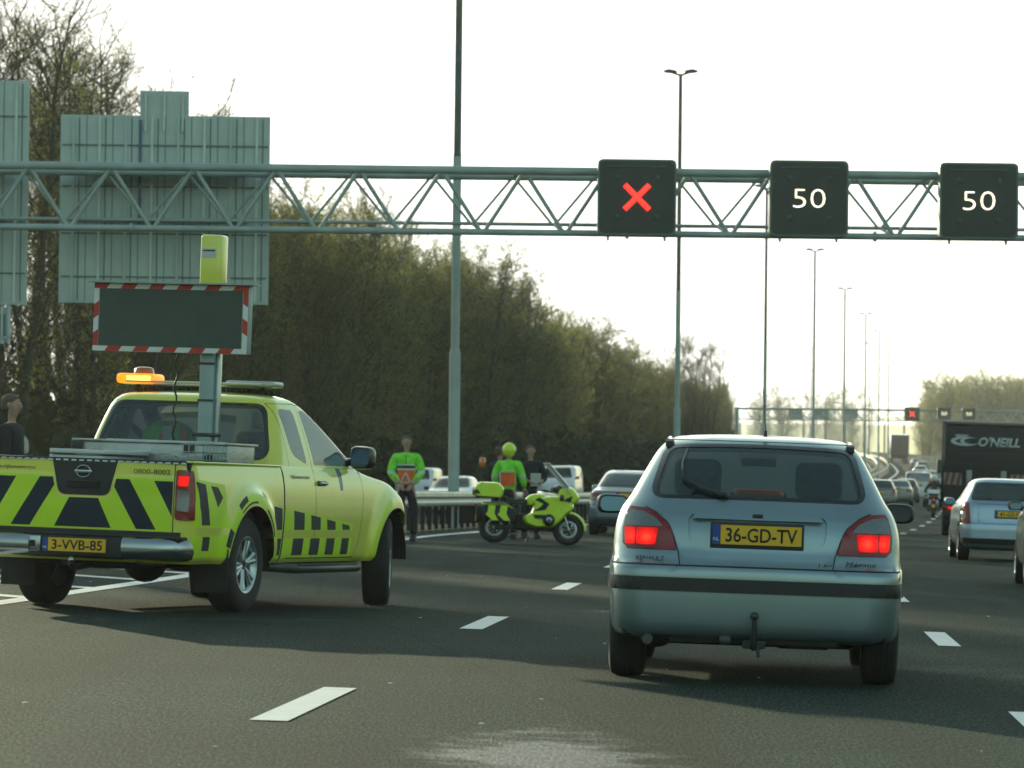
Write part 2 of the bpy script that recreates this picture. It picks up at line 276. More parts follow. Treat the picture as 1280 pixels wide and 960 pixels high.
class MB:
    """collects faces, each with a material, into one mesh"""
    def __init__(s): s.v = []; s.f = []; s.m = []; s.mn = []; s.sm = []
    def mi(s, m):
        if m not in s.mn: s.mn.append(m)
        return s.mn.index(m)
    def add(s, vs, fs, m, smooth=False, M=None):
        b = len(s.v)
        for p in vs:
            p = Vector(p)
            if M is not None: p = M @ p
            s.v.append(p[:])
        k = s.mi(m)
        for f in fs: s.f.append([b+i for i in f]); s.m.append(k); s.sm.append(smooth)
    def box(s, c, d, m, M=None, bev=0.0):
        x, y, z = c; a, b, e = d[0]/2, d[1]/2, d[2]/2
        if not bev:
            vs = [(x+i*a, y+j*b, z+k*e) for k in (-1, 1) for j in (-1, 1) for i in (-1, 1)]
            fs = [(0, 2, 3, 1), (4, 5, 7, 6), (0, 1, 5, 4), (2, 6, 7, 3), (0, 4, 6, 2), (1, 3, 7, 5)]
            s.add(vs, fs, m, False, M); return
        bm = bmesh.new(); bmesh.ops.create_cube(bm, size=1.0)
        for v in bm.verts: v.co = Vector((x+v.co.x*d[0], y+v.co.y*d[1], z+v.co.z*d[2]))
        bmesh.ops.bevel(bm, geom=list(bm.edges), offset=min(bev, 0.49*min(d)), segments=3, affect='EDGES', profile=0.5)
        s.bm(bm, m, M, True)
    def bm(s, bm, m, M=None, smooth=True):
        bm.verts.index_update()
        s.add([v.co[:] for v in bm.verts], [[v.index for v in f.verts] for f in bm.faces], m, smooth, M); bm.free()
    def tube(s, p, r, m, n=10, caps=True, M=None):
        """swept tube through the points p; r a number or a list"""
        p = [Vector(q) for q in p]; rr = r if isinstance(r, (list, tuple)) else [r]*len(p)
        vs = []; fs = []; prev = None
        for i, q in enumerate(p):
            if i == 0: d = p[1]-p[0]
            elif i == len(p)-1: d = p[-1]-p[-2]
            else: d = (p[i+1]-p[i]).normalized()+(p[i]-p[i-1]).normalized()
            d.normalize()
            if prev is None:
                a = Vector((0, 0, 1)) if abs(d.z) < 0.9 else Vector((1, 0, 0))
                u = d.cross(a).normalized()
            else:
                u = (prev - d*prev.dot(d)).normalized()
            prev = u; v = d.cross(u)
            for k in range(n):
                t = 2*PI*k/n
                vs.append((q+rr[i]*(math.cos(t)*u+math.sin(t)*v))[:])
        for i in range(len(p)-1):
            for k in range(n):
                a = i*n+k; b = i*n+(k+1) % n
                fs.append((a, b, b+n, a+n))
        s.add(vs, fs, m, True, M)
        if caps:
            b = (len(p)-1)*n
            s.add(vs[:n], [tuple(range(n))[::-1]], m, False, M); s.add(vs[b:], [tuple(range(n))], m, False, M)
    def lathe(s, prof, m, n=32, axis='X', M=None, smooth=True):
        """prof: (axial, radius) rings"""
        vs = []; fs = []
        for a, r in prof:
            for k in range(n):
                t = 2*PI*k/n; c, q = r*math.cos(t), r*math.sin(t)
                vs.append((a, c, q) if axis == 'X' else (c, a, q) if axis == 'Y' else (c, q, a))
        for i in range(len(prof)-1):
            for k in range(n):
                a = i*n+k; b = i*n+(k+1) % n
                fs.append((a, b, b+n, a+n))
        s.add(vs, fs, m, smooth, M)
    def prism(s, poly, axis, a, b, m, M=None, smooth=False):
        """2D polygon extruded along axis between a and b"""
        def P(q, t):
            return (t, q[0], q[1]) if axis == 'X' else (q[0], t, q[1]) if axis == 'Y' else (q[0], q[1], t)
        n = len(poly)
        tri = tessellate_polygon([[Vector((q[0], q[1], 0)) for q in poly]])
        va = [P(q, a) for q in poly]; vb = [P(q, b) for q in poly]
        s.add(va, [tuple(t) for t in tri], m, False, M); s.add(vb, [tuple(t)[::-1] for t in tri], m, False, M)
        s.add(va+vb, [(i, (i+1) % n, (i+1) % n+n, i+n) for i in range(n)], m, smooth, M)
    def puff(s, poly, hw, m, rnd=0.35, xc=0.0, M=None, k=6, axis='X', power=1.0):
        """pillow solid: side outline poly, half width hw, edges rounded"""
        cx = sum(q[0] for q in poly)/len(poly); cy = sum(q[1] for q in poly)/len(poly); n = len(poly); vs = []; fs = []
        for i in range(2*k+1):
            a = -PI/2+PI*i/(2*k); sx = xc+hw*math.sin(a); f = 1-rnd*(1-math.cos(a)**power)
            for q in poly:
                y, z = cx+(q[0]-cx)*f, cy+(q[1]-cy)*f
                vs.append((sx, y, z) if axis == 'X' else (y, sx, z))
        for i in range(2*k):
            for j in range(n):
                fs.append((i*n+j, i*n+(j+1) % n, (i+1)*n+(j+1) % n, (i+1)*n+j))
        s.add(vs, fs, m, True, M)
        tri = tessellate_polygon([[Vector((q[0], q[1], 0)) for q in poly]])
        s.add(vs[:n], [tuple(t) for t in tri], m, True, M); s.add(vs[-n:], [tuple(t)[::-1] for t in tri], m, True, M)
    def ell(s, c, r, m, M=None, seg=16):
        bm = bmesh.new(); bmesh.ops.create_uvsphere(bm, u_segments=seg, v_segments=seg//2+2, radius=1)
        for v in bm.verts: v.co = Vector((c[0]+v.co.x*r[0], c[1]+v.co.y*r[1], c[2]+v.co.z*r[2]))
        s.bm(bm, m, M, True)
    def build(s, name, parent=None, label=None, cat=None, group=None, kind=None, fixn=True):
        me = bpy.data.meshes.new(name); me.from_pydata(s.v, [], s.f)
        for n in s.mn: me.materials.append(MATS[n])
        me.polygons.foreach_set('material_index', s.m); me.polygons.foreach_set('use_smooth', s.sm)
        if fixn:
            bm = bmesh.new(); bm.from_mesh(me); bmesh.ops.recalc_face_normals(bm, faces=bm.faces); bm.to_mesh(me); bm.free()
        me.update()
        o = bpy.data.objects.new(name, me); COL.objects.link(o); o.parent = parent
        return tag(o, label, cat, group, kind)

def rnd_poly(pts, r, n=5):
    """round the corners of a closed polygon"""
    out = []; N = len(pts)
    for i in range(N):
        p = Vector(pts[i]); a = Vector(pts[i-1]); b = Vector(pts[(i+1) % N])
        ri = r[i] if isinstance(r, (list, tuple)) else r
        da = (a-p); db = (b-p); t = min(ri, da.length*0.45, db.length*0.45)
        if t <= 1e-4: out.append(p[:]); continue
        p0 = p+da.normalized()*t; p1 = p+db.normalized()*t
        for k in range(n+1):
            q = k/n; out.append(((1-q)**2*p0+2*q*(1-q)*p+q*q*p1)[:])
    return out
def dens(pts, d=0.05):
    out = []
    for i in range(len(pts)):
        a = pts[i]; b = pts[(i+1) % len(pts)]; L = math.dist(a, b); n = max(1, int(L/d))
        for k in range(n): out.append((a[0]+(b[0]-a[0])*k/n, a[1]+(b[1]-a[1])*k/n))
    return out
def strip(pts, wd):
    """thin polygon of width wd along an open polyline"""
    L = []; Rr = []
    for i, p in enumerate(pts):
        a = Vector(pts[max(0, i-1)]); b = Vector(pts[min(len(pts)-1, i+1)]); d = (b-a).normalized(); n = Vector((-d.y, d.x))*wd/2
        L.append((Vector(p)+n)[:]); Rr.append((Vector(p)-n)[:])
    return L+Rr[::-1]
def circ(cy, cz, r, n=28, a0=0, a1=360):
    return [(cy+r*math.cos(R(a0+(a1-a0)*i/n)), cz+r*math.sin(R(a0+(a1-a0)*i/n))) for i in range(n if a1-a0 == 360 else n+1)]

def in_poly(px, py, poly):
    """vectorised point-in-polygon"""
    x = np.array([p[0] for p in poly]); y = np.array([p[1] for p in poly]); ins = np.zeros(len(px), bool); j = len(x)-1
    for i in range(len(x)):
        c = ((y[i] > py) != (y[j] > py))
        with np.errstate(divide='ignore', invalid='ignore'):
            xx = (x[j]-x[i])*(py-y[i])/(y[j]-y[i])+x[i]
        ins ^= c & (px < xx); j = i
    return ins

class Shell:
    """car skin as a stack of rounded plan outlines; rows: z, half width, y rear, y front, rear radius, front radius, rear bulge, front bulge"""
    def __init__(s, L, taper=0.04, disp=None):
        L = np.array(L, float); s.n = len(L)-1; t = np.arange(len(L)); s.taper = taper; s.disp = disp; s.umax = 2.08
        s.fn = [pchip(t, L[:, i]) for i in range(8)]
        s.vt = np.linspace(0, s.n, 600); s.zt = s.fn[0](s.vt)
        for i in range(1, 600): s.zt[i] = max(s.zt[i], s.zt[i-1]+1e-6)
        # metre scales of the flat domain
        ut = np.linspace(0, 5, 400); vm = s.v_of_z(0.6*L[0, 0]+0.4*L[-1, 0]); P = s.S(ut, np.full(400, vm))
        s.ut = ut; s.ua = np.concatenate([[0], np.cumsum(np.maximum(np.linalg.norm(np.diff(P, axis=0), axis=1), 1e-4))])
        P1 = s.S(np.full(600, 2.5), s.vt); P2 = s.S(np.full(600, 0.0), s.vt)
        dd = np.maximum(np.linalg.norm(np.diff(P1, axis=0), axis=1), np.linalg.norm(np.diff(P2, axis=0), axis=1))
        s.vb = np.concatenate([[0], np.cumsum(np.maximum(dd, 1e-5))])
    def v_of_z(s, z): return np.interp(z, s.zt, s.vt)
    def S(s, u, v):
        u = np.asarray(u, float); v = np.asarray(v, float); sg = np.where(u < 0, -1.0, 1.0); a = np.abs(u)
        z, w, yr, yf, rr, rf, br, bf = [f(v) for f in s.fn]
        w = np.maximum(w, 0.0); rr = np.minimum(rr, w*0.98); rf = np.minimum(rf, w*0.98)
        x = np.zeros_like(a); y = np.zeros_like(a)
        k = a < 1; x[k] = (a*(w-rr))[k]; y[k] = yr[k]
        k = (a >= 1) & (a < 2); t = (a-1)*PI/2; x[k] = (w-rr+rr*np.sin(t))[k]; y[k] = (yr+rr*(1-np.cos(t)))[k]
        k = (a >= 2) & (a < 3); t = a-2; x[k] = w[k]; y[k] = (yr+rr+(yf-rf-yr-rr)*t)[k]
        k = (a >= 3) & (a < 4); t = (a-3)*PI/2; x[k] = (w-rf+rf*np.cos(t))[k]; y[k] = (yf-rf+rf*np.sin(t))[k]
        k = a >= 4; t = np.clip(5-a, 0, 1); x[k] = (t*(w-rf))[k]; y[k] = yf[k]
        ws = np.maximum(w, 1e-3); q = (x/ws)**2
        ym = (yr+yf)/2; hl = np.maximum((yf-yr)/2, 0.05)
        e = np.clip((y-ym)/hl, -1, 1)
        y = y+br*q*np.clip(-e, 0, 1)**2-bf*q*np.clip(e, 0, 1)**2
        x = x*(1-s.taper*np.abs(e)**3)
        if s.disp is not None: x = x+s.disp(x, y, z)
        return np.stack([x*sg, y, z], -1)
    def N(s, u, v):
        e = 0.004
        a0 = np.maximum(np.minimum(u, 4.999), -4.999)
        ua, ub = np.clip(a0+e, -5, 5), np.clip(a0-e, -5, 5)
        va, vb = np.clip(v+e, 0, s.n), np.clip(v-e, 0, s.n)
        du = s.S(ua, v)-s.S(ub, v); dv = s.S(u, va)-s.S(u, vb)
        n = np.cross(du, dv); L = np.linalg.norm(n, axis=1)
        n[L < 1e-12] = (0, 0, 1); L[L < 1e-12] = 1
        return n/L[:, None]
    def to_dom(s, u, v):
        return np.sign(u)*np.interp(np.abs(u), s.ut, s.ua), np.interp(v, s.vt, s.vb)
    def from_dom(s, a, b):
        return np.sign(a)*np.interp(np.abs(a), s.ua, s.ut), np.interp(b, s.vb, s.vt)
    def uv_rear(s, x, z):
        v = float(s.v_of_z(z)); us = np.linspace(0, s.umax, 160); xs = np.maximum.accumulate(s.S(us, np.full(160, v))[:, 0]+us*1e-6)
        return (1 if x >= 0 else -1)*float(np.interp(abs(x), xs, us)), v
    def uv_front(s, x, z):
        v = float(s.v_of_z(z)); us = np.linspace(5, 3.2, 120); xs = np.maximum.accumulate(s.S(us, np.full(120, v))[:, 0]+(5-us)*1e-6)
        return (1 if x >= 0 else -1)*float(np.interp(abs(x), xs, us)), v
    def uv_side(s, y, z):
        v = float(s.v_of_z(z)); us = np.linspace(1.0, 4.3, 260); ys = np.maximum.accumulate(s.S(us, np.full(260, v))[:, 1]+us*1e-6)
        return float(np.interp(y, ys, us)), v
    def cut(s, regions, nu=110, nv=44):
        """regions: dicts(view, pts, part, mat, mirror). returns faces grouped per part"""
        rng = []
        for g in regions:
            fn = {'rear': s.uv_rear, 'side': s.uv_side, 'front': s.uv_front}[g['view']]
            raw = g['pts']; split = g['view'] == 'front' and not g.get('mirror')
            if split:      # the flat domain is open at the front centre: cut into halves
                cl = []
                for i in range(len(raw)):
                    a, b = raw[i], raw[(i+1) % len(raw)]
                    if a[0] >= 0: cl.append(a)
                    if (a[0] < 0) != (b[0] < 0): t = a[0]/(a[0]-b[0]); cl.append((0.0, a[1]+(b[1]-a[1])*t))
                raw = cl
            pts = [fn(*p) for p in dens(raw, g.get('d', 0.05))]
            for sgn in ((1, -1) if (g['view'] == 'side' or g.get('mirror') or split) else (1,)):
                if g['view'] == 'side' and g.get('only') and g['only'] != sgn: continue
                q = [s.to_dom(sgn*p[0], p[1]) for p in pts]
                q = [(float(a), float(b)) for a, b in q]
                rng.append((q, g, 0 if split else sgn))
        A = s.ua[-1]; B = s.vb[-1]
        pts = []; edges = []
        def uniq(us, total, n):
            return np.linspace(-total, total, n)
        ga = uniq(None, A, nu); gb = np.linspace(0, B, nv)
        # keep all level knots of the u piecewise param in the grid
        extra = np.interp([1, 1.33, 1.66, 2, 3, 3.33, 3.66, 4], s.ut, s.ua); ga = np.unique(np.concatenate([ga, extra, -extra, [0.0]]))
        for b in gb:
            for a in ga: pts.append(Vector((a, b)))
        for q, g, sgn in rng:
            b0 = len(pts)
            for p in q: pts.append(Vector((min(max(p[0], -A), A), min(max(p[1], 0), B))))
            edges += [(b0+i, b0+(i+1) % len(q)) for i in range(len(q))]
        vo, eo, fo, *_ = delaunay_2d_cdt(pts, edges, [], 0, 1e-5)
        V = np.array([v[:] for v in vo]); Fc = np.array([list(f) for f in fo if len(f) == 3])
        c = V[Fc].mean(axis=1); own = np.full(len(Fc), -1)
        for i, (q, g, sgn) in enumerate(rng):
            own[in_poly(c[:, 0], c[:, 1], q)] = i
        u, v = s.from_dom(V[:, 0], V[:, 1]); P = s.S(u, v); N = s.N(u, v)
        # make the normals point outward and the triangles agree
        out = {}
        for i in range(-1, len(rng)):
            k = own == i
            if not k.any(): continue
            if i >= 0 and rng[i][1].get('hole'): continue
            part = None if i < 0 else rng[i][1].get('part')
            m = None if i < 0 else rng[i][1].get('mat')
            key = (part, 0 if part is None else (rng[i][1].get('pid', 0), rng[i][2]))
            out.setdefault(key, []).append((Fc[k], m))
        return P, N, out

def shell_part(P, N, groups, name, parent, basemat, off=0.0, skirt=0.0, inward=False, zmin=None, only_mats=None, thickmat=None):
    """groups: list of (faces, mat)"""
    F_ = []; M_ = []
    for f, m in groups:
        for t in f: F_.append(t); M_.append(m or basemat)
    F_ = np.array(F_)
    if zmin is not None:
        k = P[F_].mean(axis=1)[:, 2] > zmin; F_ = F_[k]; M_ = [m for m, q in zip(M_, k) if q]
    if inward: M_ = [basemat]*len(M_)
    # orientation
    n = np.cross(P[F_[:, 1]]-P[F_[:, 0]], P[F_[:, 2]]-P[F_[:, 0]]); d = (n*N[F_].mean(axis=1)).sum(axis=1)
    flip = d < 0
    if inward: flip = ~flip
    F_[flip] = F_[flip][:, ::-1]
    used, inv = np.unique(F_.ravel(), return_inverse=True); F2 = inv.reshape(-1, 3)
    V = P[used]+N[used]*off; NN = N[used]*(-1 if inward else 1)
    names = []
    for m in M_:
        if m not in names: names.append(m)
    mi = [names.index(m) for m in M_]
    verts = [tuple(v) for v in V]; faces = [tuple(int(i) for i in f) for f in F2]; nrm = [tuple(v) for v in NN]
    if skirt:
        from collections import Counter
        ec = {}
        for f in faces:
            for a, b in ((f[0], f[1]), (f[1], f[2]), (f[2], f[0])):
                ec[(a, b)] = 1
        bd = [(a, b) for (a, b) in ec if (b, a) not in ec]
        mp = {}; mt = thickmat or names[0]
        if mt not in names: names.append(mt)
        for a, b in bd:
            q = []
            for x in (a, b):
                verts.append(verts[x]); nrm.append(nrm[x]); i0 = len(verts)-1
                verts.append(tuple(V[x]-NN[x]*skirt)); nrm.append(nrm[x]); i1 = len(verts)-1
                q.append((i0, i1))
            faces.append((q[0][0], q[0][1], q[1][1], q[1][0])); mi.append(names.index(mt))
    me = bpy.data.meshes.new(name); me.from_pydata(verts, [], faces)
    for m in names: me.materials.append(MATS[m])
    me.polygons.foreach_set('material_index', mi); me.polygons.foreach_set('use_smooth', [True]*len(faces))
    if not skirt:
        me.normals_split_custom_set_from_vertices(nrm)
    me.update()
    o = bpy.data.objects.new(name, me); COL.objects.link(o); o.parent = parent
    return o

def text(s, name, h, m, parent, M, depth=0.002, width=None, shear=0.0, bold=0.0):
    c = bpy.data.curves.new(name, 'FONT'); c.body = s; c.size = 1.0; c.extrude = 0.0; c.align_x = 'CENTER'; c.shear = shear; c.offset = bold; c.resolution_u = 3
    o = bpy.data.objects.new(name, c); COL.objects.link(o)
    bpy.context.view_layer.update()
    me = bpy.data.meshes.new_from_object(o.evaluated_get(bpy.context.evaluated_depsgraph_get()))
    bpy.data.objects.remove(o)
    xs = [v.co.x for v in me.vertices]; ys = [v.co.y for v in me.vertices]
    sy = h/(max(ys)-min(ys)); sx = sy if width is None else width/(max(xs)-min(xs))
    cx = (max(xs)+min(xs))/2; cy = (max(ys)+min(ys))/2
    # text lies in local X,Z and faces -Y; given thickness towards -Y
    bm = bmesh.new(); bm.from_mesh(me)
    for v in bm.verts: v.co = Vector(((v.co.x-cx)*sx, 0, (v.co.y-cy)*sy))
    r = bmesh.ops.extrude_face_region(bm, geom=list(bm.faces))
    for e in r['geom']:
        if isinstance(e, bmesh.types.BMVert): e.co.y -= depth
    bmesh.ops.recalc_face_normals(bm, faces=bm.faces)
    for v in bm.verts: v.co = M @ v.co
    bm.to_mesh(me); bm.free(); me.materials.clear(); me.materials.append(MATS[m])
    me.name = name
    o = bpy.data.objects.new(name, me); COL.objects.link(o); o.parent = parent
    return o

def copy_tree(o, parent=None):
    c = o.copy(); COL.objects.link(c); c.parent = parent
    for ch in list(o.children): copy_tree(ch, c)
    return c

# ------------------------------------------------------------------ the lie of the road
XC = pchip([-200, 0, 40, 60, 75, 91, 110, 152, 212, 273, 333, 394, 454, 515, 575, 636, 696, 760, 830, 900, 1000],
           [-13, 0, 2.6, 3.98, 5.2, 6.9, 9.15, 14.3, 21.2, 28.2, 35.2, 42.2, 49.0, 55.6, 59.0, 56.0, 47.0, 32, 10, -17, -62])
ZC = pchip([-200, 0, 40, 91, 130, 170, 212, 273, 333, 394, 454, 515, 575, 636, 696, 780, 900, 1000],
           [0, 0, -.064, -.17, -.27, -.22, -.12, .1, .4, .9, 1.5, 2.8, 4.3, 5.8, 7.0, 8.2, 9, 9.3])
def slope(Y): return float(XC(Y+1)-XC(Y-1))/2
def widen(Y): return math.sqrt(1+slope(Y)**2)
def cross(t):
    """height of the cross-section at offset t from the reference line"""
    t0 = -8.6
    if t >= t0: return -0.0245*min(t, 13.0)-max(0, t-13)*0.03
    return -0.0245*t0-0.0245*max(0, (t0-t)-0.5 if t > -22 else 13)
def ground(X, Y):
    t = (X-float(XC(Y)))/widen(Y); return float(ZC(Y))+cross(t)
def at(px, Y, py=None):
    """world X (and Z) of a photo pixel at depth Y"""
    dx, dy = px-640, 480-(py if py is not None else 600)
    c, s_ = math.cos(R(0.65)), math.sin(R(0.65))
    # image -> camera axes with roll undone
    x = dx*c-dy*s_; y = dx*s_+dy*c
    p = math.atan(120/F); d = Vector((x/F, 1.0*math.cos(p)-y/F*math.sin(p), math.sin(p)+y/F*math.cos(p)))
    k = Y/d.y
    return d.x*k, EYE+d.z*k
def on_road(o, X, Y, head=None, dz=0.0):
    """seat a vehicle on the road: head = clockwise heading in radians"""
    if head is None: head = math.atan(slope(Y))
    e = 0.5; c, s_ = math.cos(head), math.sin(head)
    f = (ground(X+s_*e, Y+c*e)-ground(X-s_*e, Y-c*e))/(2*e); r = (ground(X+c*e, Y-s_*e)-ground(X-c*e, Y+s_*e))/(2*e)
    o.location = (X, Y, ground(X, Y)+dz); o.rotation_euler = (math.atan(f), -math.atan(r), -head)
    return o

# ------------------------------------------------------------------ cars
def make_wheel(y, side, r, wd, track, parent, spokes=5, rimm='alloy', steer=0.0, rimr=0.66, flat=False):
    M = Matrix.Translation((side*track, y, r)) @ Matrix.Rotation(steer, 4, 'Z')
    h = wd/2; rr = r*rimr
    t = MB()
    prof = [(-h, rr), (-h*1.02, rr+0.01), (-h*1.06, (r+rr)/2), (-h*0.92, r*0.965), (-h*0.72, r*0.993), (0, r), (h*0.72, r*0.993), (h*0.92, r*0.965), (h*1.06, (r+rr)/2), (h*1.02, rr+0.01), (h, rr)]
    t.lathe(prof, 'rubber', 40)
    for k in (-0.45, -0.15, 0.15, 0.45): t.lathe([(h*k-0.004, r*1.0), (h*k-0.004, r*1.003), (h*k+0.004, r*1.003), (h*k+0.004, r*1.0)], 'seam', 40)
    wobj = t.build('wheel', parent); wobj.matrix_local = M
    g = MB(); o = h*side
    g.lathe([(o*0.98, rr), (o*1.0, rr-0.012), (o*0.55, rr-0.035), (-o*0.6, rr-0.04), (-o, rr)], rimm, 40)
    g.lathe([(-o*0.1, 0.001), (-o*0.1, rr-0.04)], 'underbody', 24)
    g.lathe([(o*0.62, 0.001), (o*0.66, r*0.13), (o*0.45, r*0.17), (0, r*0.17)], rimm, 20)
    if flat:
        g.lathe([(o*0.55, r*0.15), (o*0.7, rr*0.6), (o*0.62, rr-0.02)], rimm, 30)
        for k in range(8):
            a = 2*PI*k/8; g.tube([(o*0.66, math.cos(a)*rr*0.72, math.sin(a)*rr*0.72), (o*0.70, math.cos(a)*rr*0.72, math.sin(a)*rr*0.72)], 0.018, 'seam', 8)
    else:
        for k in range(spokes):
            for da in (-0.14, 0.14):
                a = 2*PI*k/spokes+0.3; b = a+da
                c0 = Vector((o*0.58, math.cos(a)*r*0.12, math.sin(a)*r*0.12)); c1 = Vector((o*0.78, math.cos(b)*(rr-0.03), math.sin(b)*(rr-0.03)))
                g.tube([c0, c0.lerp(c1, 0.5)+Vector((o*0.04, 0, 0)), c1], [r*0.075, r*0.05, r*0.06], rimm, 6)
        for k in range(5):
            a = 2*PI*k/5; g.ell((o*0.66, math.cos(a)*r*0.09, math.sin(a)*r*0.09), (0.012, 0.01, 0.01), 'dark_metal', seg=8)
    rim = g.build('rim', wobj)
    return wobj

def build_shell(root, sh, regions, paint, bodyname='body', nu=110, nv=44, trim=True, trim_z=0.45, names_off=None):
    P, N, out = sh.cut(regions, nu, nv)
    body = None
    spec = {}
    for g in regions: spec[(g.get('part'), g.get('pid', 0))] = g
    objs = {}
    for (part, key), groups in out.items():
        if part is None:
            body = shell_part(P, N, groups, bodyname, root, paint)
            if trim: shell_part(P, N, groups, 'interior_trim', root, 'trim', off=-0.035, inward=True, zmin=trim_z)
        else:
            g = spec[(part, key[0])]
            o = shell_part(P, N, groups, part, root, g.get('mat') or paint, off=g.get('off', 0.0), skirt=g.get('skirt', 0.0), thickmat=g.get('tm'))
            objs.setdefault(part, []).append(o)
    # gather pieces that belong inside another part
    for g in regions:
        if g.get('under') and g.get('part') in objs:
            for o in objs[g['part']]:
                if o.parent is root and g['under'] in objs:
                    c = sum((Vector(v.co) for v in o.data.vertices), Vector())/len(o.data.vertices)
                    best = min(objs[g['under']], key=lambda q: ((sum((Vector(v.co) for v in q.data.vertices), Vector())/len(q.data.vertices))-c).length)
                    o.parent = best
    return body, objs

def plate(root, y, z, txt=None, wd=0.52, h=0.11, country=True, x=0.0, frame=0.012, blur=False):
    m = MB(); m.box((x, y, z-0.004), (wd+2*frame, 0.012, h+2*frame+0.012), 'plate_black', bev=0.005)
    m.box((x+0.022, y-0.0075, z), (wd-0.048, 0.006, h-0.006), 'plate_yellow')
    if country: m.box((x-wd/2+0.022, y-0.0075, z), (0.042, 0.006, h-0.006), 'plate_blue')
    p = m.build('number_plate', root)
    if txt: text(txt, 'lettering', h*0.70, 'plate_black', p, Matrix.Translation((x+0.024, y-0.0112, z)), 0.0015, width=wd*0.80, bold=0.012)
    if txt and country:
        text('NL', 'country_letters', h*0.17, 'white_film', p, Matrix.Translation((x-wd/2+0.022, y-0.0112, z-h*0.22)), 0.001)
    return p

def seats(root, ys, x=0.37, z0=0.42, h=0.98, mt='seat_cloth', wdt=0.5, rear=None):
    for s_ in (-1, 1):
        m = MB()
        m.box((s_*x, ys, z0), (wdt, 0.5, 0.16), mt, bev=0.07)
        M = Matrix.Translation((s_*x, ys-0.24, z0+0.05)) @ Matrix.Rotation(R(14), 4, 'X')
        m.box((0, 0, 0.28), (wdt, 0.14, 0.60), mt, M, bev=0.07)
        m.box((0, 0.02, h-z0-0.14), (0.28, 0.10, 0.23), mt, M, bev=0.05); m.box((0, 0, .5), (wdt*.86, .13, .22), mt, M, bev=.06)
        for q in (-0.06, 0.06): m.tube([(q, 0.02, 0.5), (q, 0.02, h-z0-0.15)], 0.008, 'dark_metal', 6, M=M)
        m.build('seat', root)
    if rear:
        m = MB(); M = Matrix.Translation((0, rear, z0)) @ Matrix.Rotation(R(16), 4, 'X')
        m.box((0, 0.2, 0.0), (1.2, 0.5, 0.18), mt, M, bev=0.07); m.box((0, -0.05, 0.28), (1.24, 0.14, 0.5), mt, M, bev=0.06)
        for s_ in (-1, 0, 1): m.box((s_*0.40, -0.05, 0.58), (0.26, 0.09, 0.15), mt, M, bev=0.04)
        m.build('rear_bench', root)

def wing_mirror(root, x, y, z, side, housing='black_plastic', w=0.20, h=0.125, gw='mirror'):
    m = MB()
    pts = rnd_poly([(x-side*0.02-w/2 if False else -w/2, -h/2), (w/2, -h/2*0.9), (w/2, h/2*0.9), (-w/2, h/2)], 0.06)
    M = Matrix.Translation((x+side*w*0.62, y, z)) @ Matrix.Rotation(-side*R(9), 4, 'Z')
    m.puff(pts, 0.06, housing, 0.16, 0.0, M, axis='Y')
    m.tube([(x-side*0.03, y+0.03, z-0.04), (x+side*0.06, y+0.01, z-0.03)], [0.035, 0.028], housing, 8)
    o = m.build('wing_mirror', root)
    g = MB(); q = [(a*0.84, b*0.76) for a, b in pts]
    g.prism(q, 'Y', -0.064, -0.0605, gw, M)
    g.build('mirror_glass', o)
    return o

def arches(ax, r, z0):
    return [dict(view='side', pts=circ(y, r, rr, 36), hole=True) for y, r, rr in ax]

